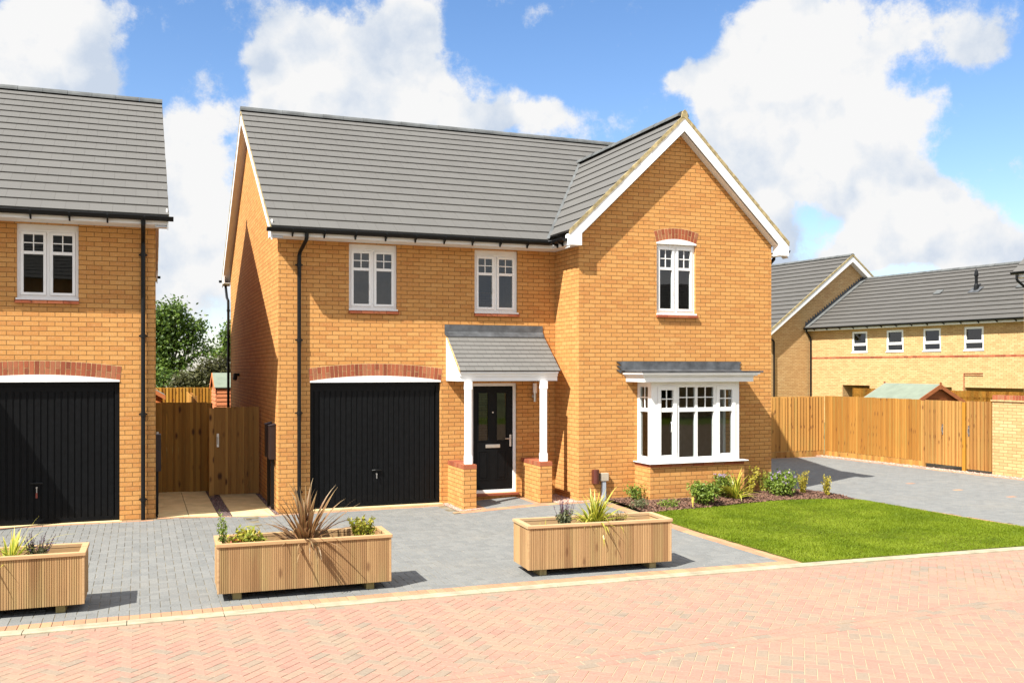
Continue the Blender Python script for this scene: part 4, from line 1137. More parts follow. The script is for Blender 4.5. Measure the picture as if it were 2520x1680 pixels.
    fr.box(8.545, 10.66, 15.035, 15.19, .758, .775); fr.box(8.545, 8.70, 15.19, Y1-.002, .758, .775); fr.box(10.50, 10.66, 15.19, Y1-.002, .758, .775)
    sil = fr.build('bay_sill', 'white', H, bevel=.006)
    fr = MB(); zb, zt = .776, 2.245; w_ = .05
    # front: bottom rail, top rail, posts
    fr.box(fx0_+.07, fx1_-.07, fy+.004, fy+.066, zb, .86); fr.box(fx0_+.07, fx1_-.07, fy+.004, fy+.066, 2.145, zt)
    fr.box(fx0_, fx0_+.125, fy, fy+.125, zb, zt); fr.box(fx1_-.085, fx1_, fy, fy+.125, zb, zt)
    for xm in (9.190, 9.585, 9.985): fr.box(xm-.027, xm+.027, fy+.002, fy+.068, .86, 2.145)
    cells = [(8.760, 9.163, True), (9.217, 9.558, False), (9.612, 9.958, False), (10.012, 10.435, True)]
    glass = []
    for (a, b, cas) in cells:
        if cas:
            frame_rect(fr, a+.003, b-.003, .835, 2.165, .07, fy-.014, fy+.05); a2, b2, zlo, zhi = a+.073, b-.073, .905, 2.095
        else: a2, b2, zlo, zhi = a, b, .86, 2.145
        fr.box(a2, b2, fy-.006, fy+.06, 1.695, 1.770)
        glass += [(a2, b2, zlo, 1.695), (a2, b2, 1.770, zhi)]
    for vx in ((8.98, 9.34), (9.72, 10.06)): fr.box(vx[0], vx[1], fy-.012, fy+.004, 2.183, 2.20)
    bars = []
    # sides
    sg = []
    for ux, s_ in ((fx0_, 1), (fx1_, -1)):
        a, b = (ux+.004, ux+.064) if s_ == 1 else (ux-.064, ux-.004)
        fr.box(a, b, fy+.125, Y1-.002, zb, .875); fr.box(a, b, fy+.125, Y1-.002, 2.150, zt)
        fr.box(a, b, Y1-.085, Y1-.002, .875, 2.150); fr.box(a, b, fy+.125, Y1-.085, 1.70, 1.765)
        sg.append((ux+.03*s_, fy+.125, Y1-.085))
    bay = fr.build('bay_window', 'white', H)
    g = MB(); bars = MB()
    for q in glass: g.poly([(q[0], fy+.03, q[2]), (q[1], fy+.03, q[2]), (q[1], fy+.03, q[3]), (q[0], fy+.03, q[3])])
    for q in glass[1::2]:
        cx_ = (q[0]+q[1])/2; cz = (q[2]+q[3])/2
        bars.box(cx_-.009, cx_+.009, fy+.014, fy+.027, q[2], q[3]); bars.box(q[0], q[1], fy+.012, fy+.025, cz-.009, cz+.009)
    for (ux, ya, yb4) in sg:
        g.poly([(ux, ya, .875), (ux, yb4, .875), (ux, yb4, 2.15), (ux, ya, 2.15)])
        if ux < 9.5: bars.build('glazing_bars', 'white', bay)
        bars = MB(); cy = (ya+yb4)/2; bars.box(ux-.012, ux+.012, cy-.009, cy+.009, 1.765, 2.15); bars.box(ux-.011, ux+.011, ya, yb4, 1.95, 1.968); bars.build('glazing_bars', 'white', bay)
    g.build('glass', 'glass', bay)
    hd = MB(); hd.tube([(9.06, fy+.02, 1.33), (9.06, fy-.0, 1.36), (9.06, fy, 1.48), (9.06, fy+.02, 1.51)], .008, 5); hd.build('handle', 'white', bay)
    # cornice of the bay: stepped moulding running round three sides
    cn = MB()
    def tier(o, z0_, z1_):
        cn.box(8.375+o[0], 10.745-o[1], 14.965+o[2], Y1-.002, z0_, z1_)
    for o_, za, zb_ in (((.03, .03, .03), 2.245, 2.330), ((.0, .0, .0), 2.2451, 2.3299)): pass
    tier((.02, .02, .02), 2.245, 2.332); tier((.01, .01, .01), 2.333, 2.352); tier((-.02, -.05, -.02), 2.353, 2.382); tier((-.045, -.09, -.04), 2.383, 2.415)
    cno = cn.build('bay_cornice', 'whitepaint', H, bevel=.004)
    ld = MB(); ld.box(8.32, 10.90, 14.915, Y1-.002, 2.416, 2.446)
    ld.prism([(8.30, Y1-.12, 2.447), (8.30, Y1-.03, 2.47), (8.30, Y1-.012, 2.62), (8.30, Y1-.003, 2.62), (8.30, Y1-.003, 2.447)], (2.58, 0, 0))
    for i in range(3):
        zz = 2.615-i*.075
        ld.prism([(8.30, Y1-.014, zz), (8.30, Y1-.014, zz-.07), (8.185+.04*i*0, Y1-.02, zz+.002)], (0, .012, 0)); ld.prism([(10.88, Y1-.014, zz), (10.92, Y1-.02, zz), (10.88, Y1-.014, zz-.07)], (0, .012, 0))
    ld.build('lead_flashing', 'lead', cno)
    # small side details
    if full:
        for (yy, zz) in ((17.02, 1.49), (17.55, 1.49)):
            b_ = MB(); b_.box(XL-.11, XL-.004, yy, yy+.20, .90, zz); b_.prism([(XL-.125, yy-.01, zz), (XL-.004, yy-.01, zz), (XL-.004, yy-.01, zz+.035)], (0, .22, 0))
            bo = b_.build('meter_box', 'brownbox', H, bevel=.004)
            b_ = MB(); b_.box(XL-.075, XL-.02, yy+.07, yy+.13, -.02, .90); b_.build('conduit', 'black', bo)
        b_ = MB(); b_.tube([(XL, 23.6, 2.34), (XL-.09, 23.6, 2.34)], .035, 8); b_.tube([(XL-.09, 23.6, 2.36), (XL-.11, 23.55, 2.22)], .05, 8); b_.build('wall_lamp', 'black', H)
        b_ = MB(); b_.tube([(7.745, Y1-.06, .39), (7.745, Y1-.06, .645)], .062, 12); b_.box(7.69, 7.80, Y1-.06, Y1, .40, .635); b_.build('flue_cover', 'redbox', H)
        b_ = MB(); b_.box(7.84, 8.005, Y1-.075, Y1-.003, .43, .575); bo = b_.build('service_box', 'beigebox', H, bevel=.006)
        b_ = MB(); b_.box(7.885, 7.955, Y1-.062, Y1-.006, .0, .43); b_.build('conduit', 'plasticgrey', bo)
    else:
        b_ = MB(); b_.box(XL-.09, XL-.004, 17.1, 17.3, .75, 1.36); b_.build('meter_box', 'brownbox', H, bevel=.004)
        b_ = MB(); b_.box(XL-.05, XL-.01, 17.15, 17.2, -.02, .75); b_.build('conduit', 'black', H)
    TF[0] = None
    return H
build_house((lambda p: p, False), 'orange brick house with front gable, white bay window, black garage door and tiled porch')
build_house((lambda p: (2.45-p[0], p[1]-.27, p[2]+.035 if p[2] < 4.86 else 4.895+(p[2]-4.86)*.962), True), 'orange brick house cut by the left edge, black garage door under one upstairs window', full=False)

# ------------------------------------------------------------------ houses behind on the right
aR = math.radians(-6); uR = Vector((math.sin(aR), math.cos(aR), 0)); eR = Vector((math.cos(aR), -math.sin(aR), 0))
C0 = Vector((29.782, 37.126, 0))
LR = (lambda p: tuple(C0+eR*p[0]+uR*p[1]+Vector((0, 0, p[2]))), False)   # local: x away from the eave wall, y away from camera
TF[0] = LR
H = thing('brick_house', 'pale yellow brick house behind the long fence with four small upstairs windows', 'house', (0, 0, -.5))
ZG = -0.6
wl = MB()
wins = [(-3.46, -2.59), (-5.41, -4.52), (-7.27, -6.41), (-9.22, -8.35)]
holes = [(a, b, 3.21, 4.13) for a, b in wins]+[(-3.6, -2.03, ZG, 1.72), (-7.79, -4.9, ZG, 1.72), (-14.0, -8.39, ZG, 1.73)]
wallpoly(wl, lambda u, z: (0, u, z), [(-15, ZG), (0, ZG), (0, 4.27), (-15, 4.27)], holes)
for (a, b) in wins:
    wl.poly([(0, a, 3.21), (.1, a, 3.21), (.1, a, 4.13), (0, a, 4.13)]); wl.poly([(0, b, 3.21), (0, b, 4.13), (.1, b, 4.13), (.1, b, 3.21)])
for (a, b, z0_, z1_) in holes[4:]:
    for q in (a, b): wl.poly([(0, q, z0_), (1.6, q, z0_), (1.6, q, z1_), (0, q, z1_)])
    wl.poly([(0, a, z1_), (1.6, a, z1_), (1.6, b, z1_), (0, b, z1_)])
    wl.poly([(1.6, a, z0_), (1.6, b, z0_), (1.6, b, z1_), (1.6, a, z1_)])
# the taller gable block, end wall facing the drive
gz2 = lambda e: 7.97-abs(e-2.52)*0.71
wallpoly(wl, lambda u, z: (u, 0.0, z), [(-2.6, ZG), (7.6, ZG), (7.6, gz2(7.6)-.1), (2.52, 7.87), (-2.6, gz2(-2.6)-.1)], [])
wallpoly(wl, lambda u, z: (-2.6, u, z), [(0, ZG), (16, ZG), (16, 4.25), (0, 4.25)], [])
wallpoly(wl, lambda u, z: (7.2, u, z), [(-15, ZG), (0, ZG), (0, 4.27), (-15, 4.27)], [])
wallpoly(wl, lambda u, z: (u, -15, z), [(0, ZG), (7.2, ZG), (7.2, 4.3), (3.6, 6.85), (0, 4.3)], [])
wl.build('wall', 'ybrick', H)
bd = MB(); y = -.04
while y > -15:
    bd.box(-.008, .01, y, y-.215, 2.925, 3.012); y -= .225
bd.build('red_course', 'redbrick', H)
rf = MB(); T = math.hypot(4.0, 2.52)
tiles(rf, (-.38, 0, 4.36), (0, 1, 0), (4.0/T, 0, 2.52/T), T, 13, lambda t: (-15.2, -0.02), lift=.05)
tiles(rf, (7.62, 0, 4.36), (0, 1, 0), (-4.0/T, 0, 2.52/T), T, 13, lambda t: (-15.2, -0.02))
rfo = rf.build('roof', 'backtile', H)
rr = MB(); ridge(rr, (3.62, -15.2, 6.90), (3.62, -.02, 6.90)); rr.build('ridge', 'ridge', rfo)
rf = MB(); T = math.hypot(5.45, 5.45*.71); e0 = -2.93
tiles(rf, (e0, 0, 7.97-5.45*.71), (0, 1, 0), (5.45/T, 0, 5.45*.71/T), T, 17, lambda t: (-.3, 16), lift=.05)
tiles(rf, (2.52+5.45, 0, 7.97-5.45*.71), (0, 1, 0), (-5.45/T, 0, 5.45*.71/T), T, 17, lambda t: (-.3, 16))
rfo2 = rf.build('gable_roof', 'backtile', H)
rr = MB(); ridge(rr, (2.52, -.3, 8.0), (2.52, 16, 8.0)); rr.build('ridge', 'ridge', rfo2)
bb = MB()
for s_ in (-1, 1):
    xe = 2.52+s_*5.45
    bb.prism([(2.52, -.30, 7.92), (2.52, -.30, 7.66), (xe, -.30, gz2(xe)-.26), (xe, -.30, gz2(xe)-.05)], (0, .03, 0))
    bb.poly([(2.52, -.27, 7.67), (xe, -.27, gz2(xe)-.25), (xe, 0, gz2(xe)-.25), (2.52, 0, 7.67)])
bb.box(-.30, -.28, -15.1, -.0, 4.24, 4.42); bb.box(-.28, -.002, -15.1, 0, 4.24, 4.25)
bb.build('fascia', 'whitepaint', H)
vg = MB()
for s_ in (-1, 1):
    xe = 2.52+s_*5.45; vg.prism([(2.52, -.32, 7.93), (2.52, -.32, 8.03), (xe, -.32, gz2(xe)+.05), (xe, -.32, gz2(xe)-.05)], (0, .03, 0))
vg.build('verge', 'verge', H)
fl_ = MB()
n_ = 26
for i in range(n_):
    a = -.3+3.9*i/n_; b = -.3+3.9*(i+1)/n_; za = 4.40+(a+.38)*.63; zb = 4.40+(b+.38)*.63
    fl_.prism([(a, -.012, za), (b, -.012, zb), (b, -.012, zb+.10), (a+.02, -.012, zb+.17), (a, -.012, za+.10)], (0, .01, 0))
fl_.build('step_flashing', 'lead', rfo)
fl_ = MB(); fl_.prism([(-.36, -.26, 4.425), (-.36, -.03, 4.425), (3.6, -.03, 6.92), (3.6, -.26, 6.92)], (-.01, 0, .012)); fl_.build('abutment_strip', 'ridge', rfo)
gt = MB(); gutter_run(gt, (-.302, -15.2, 4.385), (-.302, -.03, 4.385), (-1, 0, 0), r=.075); gutter_brackets(gt, (-.302, -15, 4.385), (-.302, -.1, 4.385), (-1, 0, 0), 19, r=.075); gt.build('gutter', 'black', H)
dp = MB(); dp.tube([(-.35, -.12, 4.33), (-.33, -.12, 4.22), (-.10, -.12, 3.95), (-.06, -.12, 3.85), (-.06, -.12, ZG)], .04, 8); dp.build('downpipe', 'black', H)
dp = MB(); dp.tube([(-2.9, -.06, 4.05), (-2.75, -.06, 3.95), (-2.35, -.06, 3.78), (-2.3, -.06, 3.7), (-2.3, -.06, ZG)], .04, 8); dp.build('downpipe', 'black', H)
for i, (a, b) in enumerate(wins):
    m = MB(); x0_, x1_ = .04, .10
    def fr4(a, b, z0_, z1_, w_, xa, xb):
        m.box(xa, xb, a, a+w_, z0_, z1_); m.box(xa, xb, b-w_, b, z0_, z1_); m.box(xa, xb, a+w_, b-w_, z0_, z0_+w_); m.box(xa, xb, a+w_, b-w_, z1_-w_, z1_)
    fr4(a, b, 3.21, 4.13, .055, .02, .09); m.box(.015, .085, a+.05, b-.05, 3.50, 3.57); fr4(a+.05, b-.05, 3.57, 4.08, .035, .008, .07)
    m.box(.02, .09, a, b, 4.131, 4.24); m.box(-.03, .05, a-.03, b+.03, 3.175, 3.209)
    wo_ = m.build('window', 'white', H)
    g = MB(); g.poly([(.06, a+.05, 3.26), (.06, b-.05, 3.26), (.06, b-.05, 3.5), (.06, a+.05, 3.5)]); g.poly([(.06, a+.08, 3.6), (.06, b-.08, 3.6), (.06, b-.08, 4.05), (.06, a+.08, 4.05)])
    g.build('glass', 'glass', wo_)
m = MB(); m.box(1.54, 1.59, -3.3, -2.35, ZG, 1.62); m.build('side_door', 'white', H)
m = MB(); m.box(1.5, 1.54, -3.2, -2.45, .2, 1.52); m.build('door_glass', 'plaster', H)
# rooms, with their shade put into the dark lining colour
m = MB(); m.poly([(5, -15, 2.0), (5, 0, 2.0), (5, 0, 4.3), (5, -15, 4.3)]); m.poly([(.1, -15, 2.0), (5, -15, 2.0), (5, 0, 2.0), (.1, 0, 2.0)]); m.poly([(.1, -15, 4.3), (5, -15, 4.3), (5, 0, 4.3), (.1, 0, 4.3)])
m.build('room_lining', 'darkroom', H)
# flue, roof vents, overflow pipe
nR = Vector((-2.52, 0, 4.0)).normalized()
def onroof(e, y, h=0.0): z = 4.36+(e+.38)*.63; return (e+nR.x*h, y, z+nR.z*h)
m = MB(); b0 = onroof(1.75, -7.6); m.tube([(b0[0], b0[1], b0[2]-.05), (b0[0], b0[1], b0[2]+.22), (b0[0], b0[1], b0[2]+.3)], [.12, .09, .065], 12)
m.tube([(b0[0], b0[1], b0[2]+.3), (b0[0], b0[1], b0[2]+.62)], .06, 12); m.tube([(b0[0], b0[1], b0[2]+.6), (b0[0], b0[1], b0[2]+.66), (b0[0], b0[1], b0[2]+.82), (b0[0], b0[1], b0[2]+.9)], [.085, .085, .06, .02], 12)
fo = m.build('flue', 'black', H)
m = MB(); q = [onroof(1.55, -7.85, .055), onroof(1.55, -7.35, .055), onroof(1.92, -7.35, .055), onroof(1.92, -7.85, .055)]; m.prism(q, (0, 0, .012)); m.build('flue_flashing', 'lead', fo)
for (ee, yy) in ((1.65, -5.75), (1.65, -9.6)):
    m = MB(); q = [onroof(ee, yy-.17, .04), onroof(ee, yy+.17, .04), onroof(ee+.28, yy+.17, .04), onroof(ee+.28, yy-.17, .04)]; m.prism(q, (nR.x*.03, 0, nR.z*.03)); m.build('roof_vent', 'ridge', H)
m = MB(); m.box(-.03, -.005, -8.34, -9.2, 2.28, 2.295); m.box(-.03, -.005, -8.34, -9.2, 2.20, 2.215); m.tube([(-.02, -8.36, 2.28), (-.02, -8.36, 1.35)], .018, 6); m.build('overflow_pipe', 'redsill', H)
TF[0] = None
# nearer house at the right edge: only the corner of its roof shows
TF[0] = (lambda p: tuple(Vector((25.95, 22.05, 0))+eR*p[0]+uR*p[1]+Vector((0, 0, p[2]))), False)
H = thing('brick_house', 'roof corner with black gutter and downpipe cut off by the right edge', 'house', (0, 0, 0))
wl = MB()
wallpoly(wl, lambda u, z: (0, u, z), [(-9, ZG), (0, ZG), (0, 5.4), (-9, 5.4)], [])
wallpoly(wl, lambda u, z: (u, 0, z), [(0, ZG), (7, ZG), (7, 5.4), (3.5, 8.2), (0, 5.4)], []); wallpoly(wl, lambda u, z: (u, -9, z), [(0, ZG), (7, ZG), (7, 5.4), (3.5, 8.2), (0, 5.4)], [])
wallpoly(wl, lambda u, z: (7, u, z), [(-9, ZG), (0, ZG), (0, 5.4), (-9, 5.4)], [])
wl.build('wall', 'ybrick', H)
rf = MB(); T = math.hypot(3.85, 3.3)
tiles(rf, (-.35, 0, 5.50), (0, 1, 0), (3.85/T, 0, 3.3/T), T, 14, lambda t: (-9.2, .14)); tiles(rf, (7.35, 0, 5.50), (0, 1, 0), (-3.85/T, 0, 3.3/T), T, 14, lambda t: (-9.2, .14))
ro = rf.build('roof', 'tile', H)
rr = MB(); ridge(rr, (3.5, -9.2, 8.8), (3.5, .14, 8.8)); rr.build('ridge', 'ridge', ro)
bb = MB(); bb.box(-.28, -.26, -9.1, .10, 5.33, 5.52); bb.box(-.26, 0, -9.1, .10, 5.33, 5.345); bb.prism([(-.28, .08, 5.33), (-.28, .08, 5.52), (3.5, .08, 8.75), (3.5, .08, 8.5), (0, .08, 5.45)], (0, .03, 0)); bb.build('fascia', 'whitepaint', H)
gt = MB(); gutter_run(gt, (-.282, -9.2, 5.50), (-.282, .2, 5.50), (-1, 0, 0)); gt.build('gutter', 'black', H)
dp = MB(); dp.tube([(-.33, .02, 5.42), (-.33, .02, 5.28), (-.30, -.0, 5.22), (-.04, -.16, 4.95), (-.04, -.18, 4.8), (-.04, -.18, ZG)], .04, 8); dp.build('downpipe', 'black', H)
TF[0] = None

# across the road, mirrored in the windows
for (lab, xa, xb, ze) in (('tall brick house across the road, mirrored in the upstairs window at the left edge', -14, 1.5, 6.4), ('brick house across the road, mirrored in the bay window', 20.5, 38, 4.9)):
    H = thing('brick_house', lab, 'house', ((xa+xb)/2, -17, 0))
    wl = MB()
    wallpoly(wl, lambda u, z: (u, -12, z), [(xa, -.1), (xb, -.1), (xb, ze), (xa, ze)], [(xa+4, xa+5, .9, 2.1), (xb-5, xb-4, .9, 2.1)])
    wallpoly(wl, lambda u, z: (u, -20, z), [(xa, -.1), (xb, -.1), (xb, ze), (xa, ze)], [])
    for ux in (xa, xb): wallpoly(wl, lambda u, z: (ux, u, z), [(-20, -.1), (-12, -.1), (-12, ze), (-16, ze+2.3), (-20, ze)], [])
    wl.build('wall', 'brick', H)
    rf = MB(); T = math.hypot(4.3, 2.5)
    tiles(rf, (0, -11.7, ze-.1), (1, 0, 0), (0, -4.3/T, 2.5/T), T, 14, lambda t: (xa-.2, xb+.2)); tiles(rf, (0, -20.3, ze-.1), (1, 0, 0), (0, 4.3/T, 2.5/T), T, 14, lambda t: (xa-.2, xb+.2))
    rf.build('roof', 'tile', H)
    for (a, b) in ((xa+4, xa+5), (xb-5, xb-4)):
        m = MB(); frame_rect(m, a, b, .9, 2.1, .06, -12.1, -12.03); m.build('window', 'white', H)
vl = MB(); vl.poly([(-30, -11.5, -.02), (40, -11.5, -.02), (40, -6, -.02), (-30, -6, -.02)]); struct(vl.build('verge_grass', 'grassm'))

# ------------------------------------------------------------------ fences, gates, garden wall
def boards(mb, P, s0, s1, zb, zt, w_=0.104, th=0.022, wedge=True, jit=.004):
    """upright boards along s; P(s, t, z) with t outwards"""
    s = s0; i = 0
    n = max(1, round((s1-s0)/w_)); w_ = (s1-s0)/n
    for i in range(n):
        a = s0+i*w_+.001; b = s0+(i+1)*w_-.001; t0 = .007+R.uniform(0, .002); t1 = th+.010+R.uniform(0, .003); h = zt+R.uniform(-jit, jit)
        if not wedge: t0 = t1 = th+R.uniform(0, .003); a += .0012; b -= .0012; mb.mesh([P(b-.001, 0, zb), P(b+.004, 0, zb), P(b+.004, th*.5, zb), P(b-.001, th*.5, zb), P(b-.001, 0, zt-.01), P(b+.004, 0, zt-.01), P(b+.004, th*.5, zt-.01), P(b-.001, th*.5, zt-.01)], [(2, 3, 7, 6), (4, 5, 6, 7)]) if i < n-1 else None
        v = [P(a, 0, zb), P(b, 0, zb), P(b, t1, zb), P(a, t0, zb), P(a, 0, h), P(b, 0, h), P(b, t1, h), P(a, t0, h)]
        u0, u1 = a, b
        mb.mesh(v, [(0, 3, 2, 1), (4, 5, 6, 7), (0, 1, 5, 4), (1, 2, 6, 5), (2, 3, 7, 6), (3, 0, 4, 7)])
PF = lambda s, t, z: (*FP(s, t), z)
def fence_run(name, label, P, s0, s1, zt, mat='fence', posts=(), gb=.15, cat='fence', group=None):
    p0 = P(s0, 0, 0); F = thing(name, label, cat, p0, group)
    m = MB(); boards(m, P, s0, s1, gb+.0, zt); m.build('board_panel', mat, F)
    if gb:
        m = MB(); v = [P(s0, -.01, -.02), P(s1, -.01, -.02), P(s1, .02, -.02), P(s0, .02, -.02)]; m.prism(v, (0, 0, gb+.015)); m.build('gravel_board', mat, F)
    m = MB()
    for z in (.35, zt-.25): m.prism([P(s0, -.045, z), P(s1, -.045, z), P(s1, -.002, z), P(s0, -.002, z)], (0, 0, .07))
    m.build('rail', mat, F)
    for s in posts:
        m = MB(); m.prism([P(s-.05, -.13, -.02), P(s+.05, -.13, -.02), P(s+.05, -.046, -.02), P(s-.05, -.046, -.02)], (0, 0, zt+.02)); m.build('post', mat, F)
    return F
fence_run('wooden_fence', 'honey coloured board fence along the back of the side driveway', lambda s, t, z: (11.66+s, 22.15-t, z), 0, 6.58, 1.69, posts=(.1, 2.2, 4.3, 6.5))
fence_run('wooden_fence', 'long honey coloured board fence between the fence corner and the two gates', PF, 0.02, 3.38, 1.70, posts=(.1, 1.7))
def gate(label, P, s0, s1, zb, zt, mat, latch, posts, group, lift=.02):
    G = thing('wooden_gate', label, 'gate', P(s0, 0, 0), group)
    m = MB(); boards(m, P, s0, s1, zb, zt, wedge=True, jit=.003); m.build('board_panel', mat, G)
    m = MB()
    for z in (zb+.15, (zb+zt)/2, zt-.22): m.prism([P(s0+.01, -.04, z), P(s1-.01, -.04, z), P(s1-.01, -.002, z), P(s0+.01, -.002, z)], (0, 0, .09))
    m.build('gate_rail', mat, G)
    for s in posts:
        m = MB(); m.prism([P(s-.045, -.06, -.02), P(s+.045, -.06, -.02), P(s+.045, .035, -.02), P(s-.045, .035, -.02)], (0, 0, zt+.0)); m.build('gate_post', mat, G)
    if latch:
        s, z = latch
        m = MB(); m.prism([P(s-.02, .028, z-.13), P(s+.02, .028, z-.13), P(s+.02, .034, z-.13), P(s-.02, .034, z-.13)], (0, 0, .26))
        m.tube([P(s, .034, z-.07), P(s, .065, z-.05), P(s, .065, z+.05), P(s, .034, z+.07)], .008, 6); m.build('latch_handle', 'steel', G)
    return G
gate('honey coloured garden gate beside the long fence, farther from the brick wall', PF, 3.50, 4.60, .10, 1.69, 'fence', (4.05, .98), (3.44, 4.66), 'garden gates in the long fence')
gate('honey coloured garden gate butting against the end of the yellow brick wall', PF, 4.72, 5.42, .06, 1.70, 'fence', (4.80, .98), (), 'garden gates in the long fence')
# brick garden wall
Wt = thing('garden_wall', 'low yellow brick wall with a red brick coping at the right edge', 'wall', FP(5.44, 0)+(0,))
m = MB(); s0, s1 = 5.44, 13.0
A, B, C_, D_ = FP(s0, .03), FP(s1, .03), FP(s1, -.19), FP(s0, -.19)
for (p, q) in ((A, B), (B, C_), (C_, D_), (D_, A)): m.poly([(*p, -.05), (*q, -.05), (*q, 1.72), (*p, 1.72)])
m.build('wall', 'ybrick', Wt)
m = MB(); A, B, C_, D_ = FP(s0-.03, .06), FP(s1, .06), FP(s1, -.22), FP(s0-.03, -.22); m.prism([(*A, 1.72), (*B, 1.72), (*C_, 1.72), (*D_, 1.72)], (0, 0, .035)); m.build('coping_tile', 'mortar', Wt)
m = MB(); s = s0
while s < s1:
    A, B, C_, D_ = FP(s+.004, .035), FP(s+.071, .035), FP(s+.071, -.195), FP(s+.004, -.195); m.prism([(*A, 1.756), (*B, 1.756), (*C_, 1.756), (*D_, 1.756)], (0, 0, .105)); s += .075
m.build('coping', 'redbrick', Wt)
m = MB(); A, B, C_, D_ = FP(s0+.005, .03), FP(s1, .03), FP(s1, -.19), FP(s0+.005, -.19); m.prism([(*A, 1.756), (*B, 1.756), (*C_, 1.756), (*D_, 1.756)], (0, 0, .1)); m.build('coping_mortar', 'mortar', Wt)
# fence of the garden beyond, seen over the gates
fence_run('wooden_fence', 'strip of fence showing between the brown shed and the brick wall coping', lambda s, t, z: (22.2+s*.1045, 25.5-s*.9945, z), 0, 9, 1.83, posts=())

# gates between the houses
gate('left of the two dark brown gates in the passage, set a little farther back', lambda s, t, z: (.27+s, 19.9-t, z), 0.0, .98, .05, 1.82, 'gate', (.05, 1.12), (1.03,), 'dark gates in the passage')
gate('right of the two dark brown gates in the passage, with its top lower', lambda s, t, z: (1.33+s, 19.25-t, z), 0.0, .85, .05, 1.74, 'gate', (.07, 1.10), (-.045,), 'dark gates in the passage')
# back gardens
fence_run('wooden_fence', 'board fence closing the back gardens below the trees', lambda s, t, z: (-6+s, 33.0-t, z), 0, 16, 1.86, posts=(6.5, 8.3))
fence_run('wooden_fence', 'dividing fence running back between the gardens behind the gates', lambda s, t, z: (1.32-t+s*.02, 26.5+s, z), 0, 6.4, 1.72, posts=(1.2, 3.0, 4.8))
def shed(label, x0, x1, y0, y1, ze, zr, mat, ridge_axis='y', over=.1):
    S = thing('garden_shed', label, 'shed', ((x0+x1)/2, (y0+y1)/2, 0), raw=True)
    m = MB(); n_ = int((ze+.1)/.12)
    def lap(p, q, out):
        for i in range(n_):
            z0_ = -.05+i*.12; z1_ = z0_+.12
            m.poly([(p[0]+out[0]*.018, p[1]+out[1]*.018, z0_), (q[0]+out[0]*.018, q[1]+out[1]*.018, z0_), (q[0], q[1], z1_), (p[0], p[1], z1_)])
            m.poly([(p[0], p[1], z0_), (q[0], q[1], z0_), (q[0]+out[0]*.018, q[1]+out[1]*.018, z0_), (p[0]+out[0]*.018, p[1]+out[1]*.018, z0_)])
    lap((x0, y0), (x1, y0), (0, -1)); lap((x0, y0), (x0, y1), (-1, 0)); lap((x1, y0), (x1, y1), (1, 0)); lap((x0, y1), (x1, y1), (0, 1))
    zt = -.05+n_*.12; xm = (x0+x1)/2; ym = (y0+y1)/2
    if ridge_axis == 'y':
        for y in (y0, y1):
            m.poly([(x0, y, zt-.02), (x1, y, zt-.02), (x1, y, ze), (xm, y, zr-.03), (x0, y, ze)])
            k_ = 1
            while zt+.12*k_ < zr-.06:
                z_ = zt+.12*k_; f = (zr-z_)/(zr-ze); w_ = (x1-x0)/2*min(1, f); m.box(xm-w_, xm+w_, y-.012 if y == y0 else y, y if y == y0 else y+.012, z_-.012, z_); k_ += 1
    else:
        for x in (x0, x1): m.poly([(x, y0, zt-.02), (x, y1, zt-.02), (x, y1, ze), (x, ym, zr-.03), (x, y0, ze)])
    m.build('wall', mat, S)
    m = MB(); o = over
    if ridge_axis == 'y':
        sl_ = (zr-ze)/((x1-x0)/2)
        for s_ in (-1, 1):
            xe = xm+s_*((x1-x0)/2+o); m.prism([(xm, y0-o, zr), (xe, y0-o, ze-sl_*o), (xe, y1+o, ze-sl_*o), (xm, y1+o, zr)], (0, 0, .022))
    else:
        sl_ = (zr-ze)/((y1-y0)/2)
        for s_ in (-1, 1):
            ye = ym+s_*((y1-y0)/2+o); m.prism([(x0-o, ym, zr), (x0-o, ye, ze-sl_*o), (x1+o, ye, ze-sl_*o), (x1+o, ym, zr)], (0, 0, .022))
    m.build('roof', 'felt', S)
    m = MB()
    if ridge_axis == 'y':
        for y in (y0-o-.02, y1+o):
            m = MB()
            for s_ in (-1, 1):
                xe = xm+s_*((x1-x0)/2+o); m.prism([(xm, y, zr+.02), (xm, y, zr-.10), (xe, y, ze-sl_*o-.10), (xe, y, ze-sl_*o+.02)], (0, .02, 0))
            m.box(xm-.03, xm+.03, y-.006, y+.015, zr-.13, zr+.07); m.build('barge_board', mat, S)
    else:
        for x in (x0-o-.02, x1+o):
            m = MB()
            for s_ in (-1, 1):
                ye = ym+s_*((y1-y0)/2+o); m.prism([(x, ym, zr+.02), (x, ym, zr-.10), (x, ye, ze-sl_*o-.10), (x, ye, ze-sl_*o+.02)], (.02, 0, 0))
            m.build('barge_board', mat, S)
    return S
TF[0] = None
shed('brown shed with a pale green felt roof behind the long fence', 20.25, 21.95, 20.75, 22.75, 1.57, 2.02, 'brownshed', over=.08)
shed('orange shed with a grey-green roof against the rear drainpipe of the gabled house', 2.10, 3.9, 29.5, 31.3, 1.93, 2.33, 'shed', 'x', over=.05)
shed('orange shed whose roof end shows past the wall corner of the house on the left', -1.4, .55, 28.0, 29.8, 1.78, 2.35, 'shed', 'y')

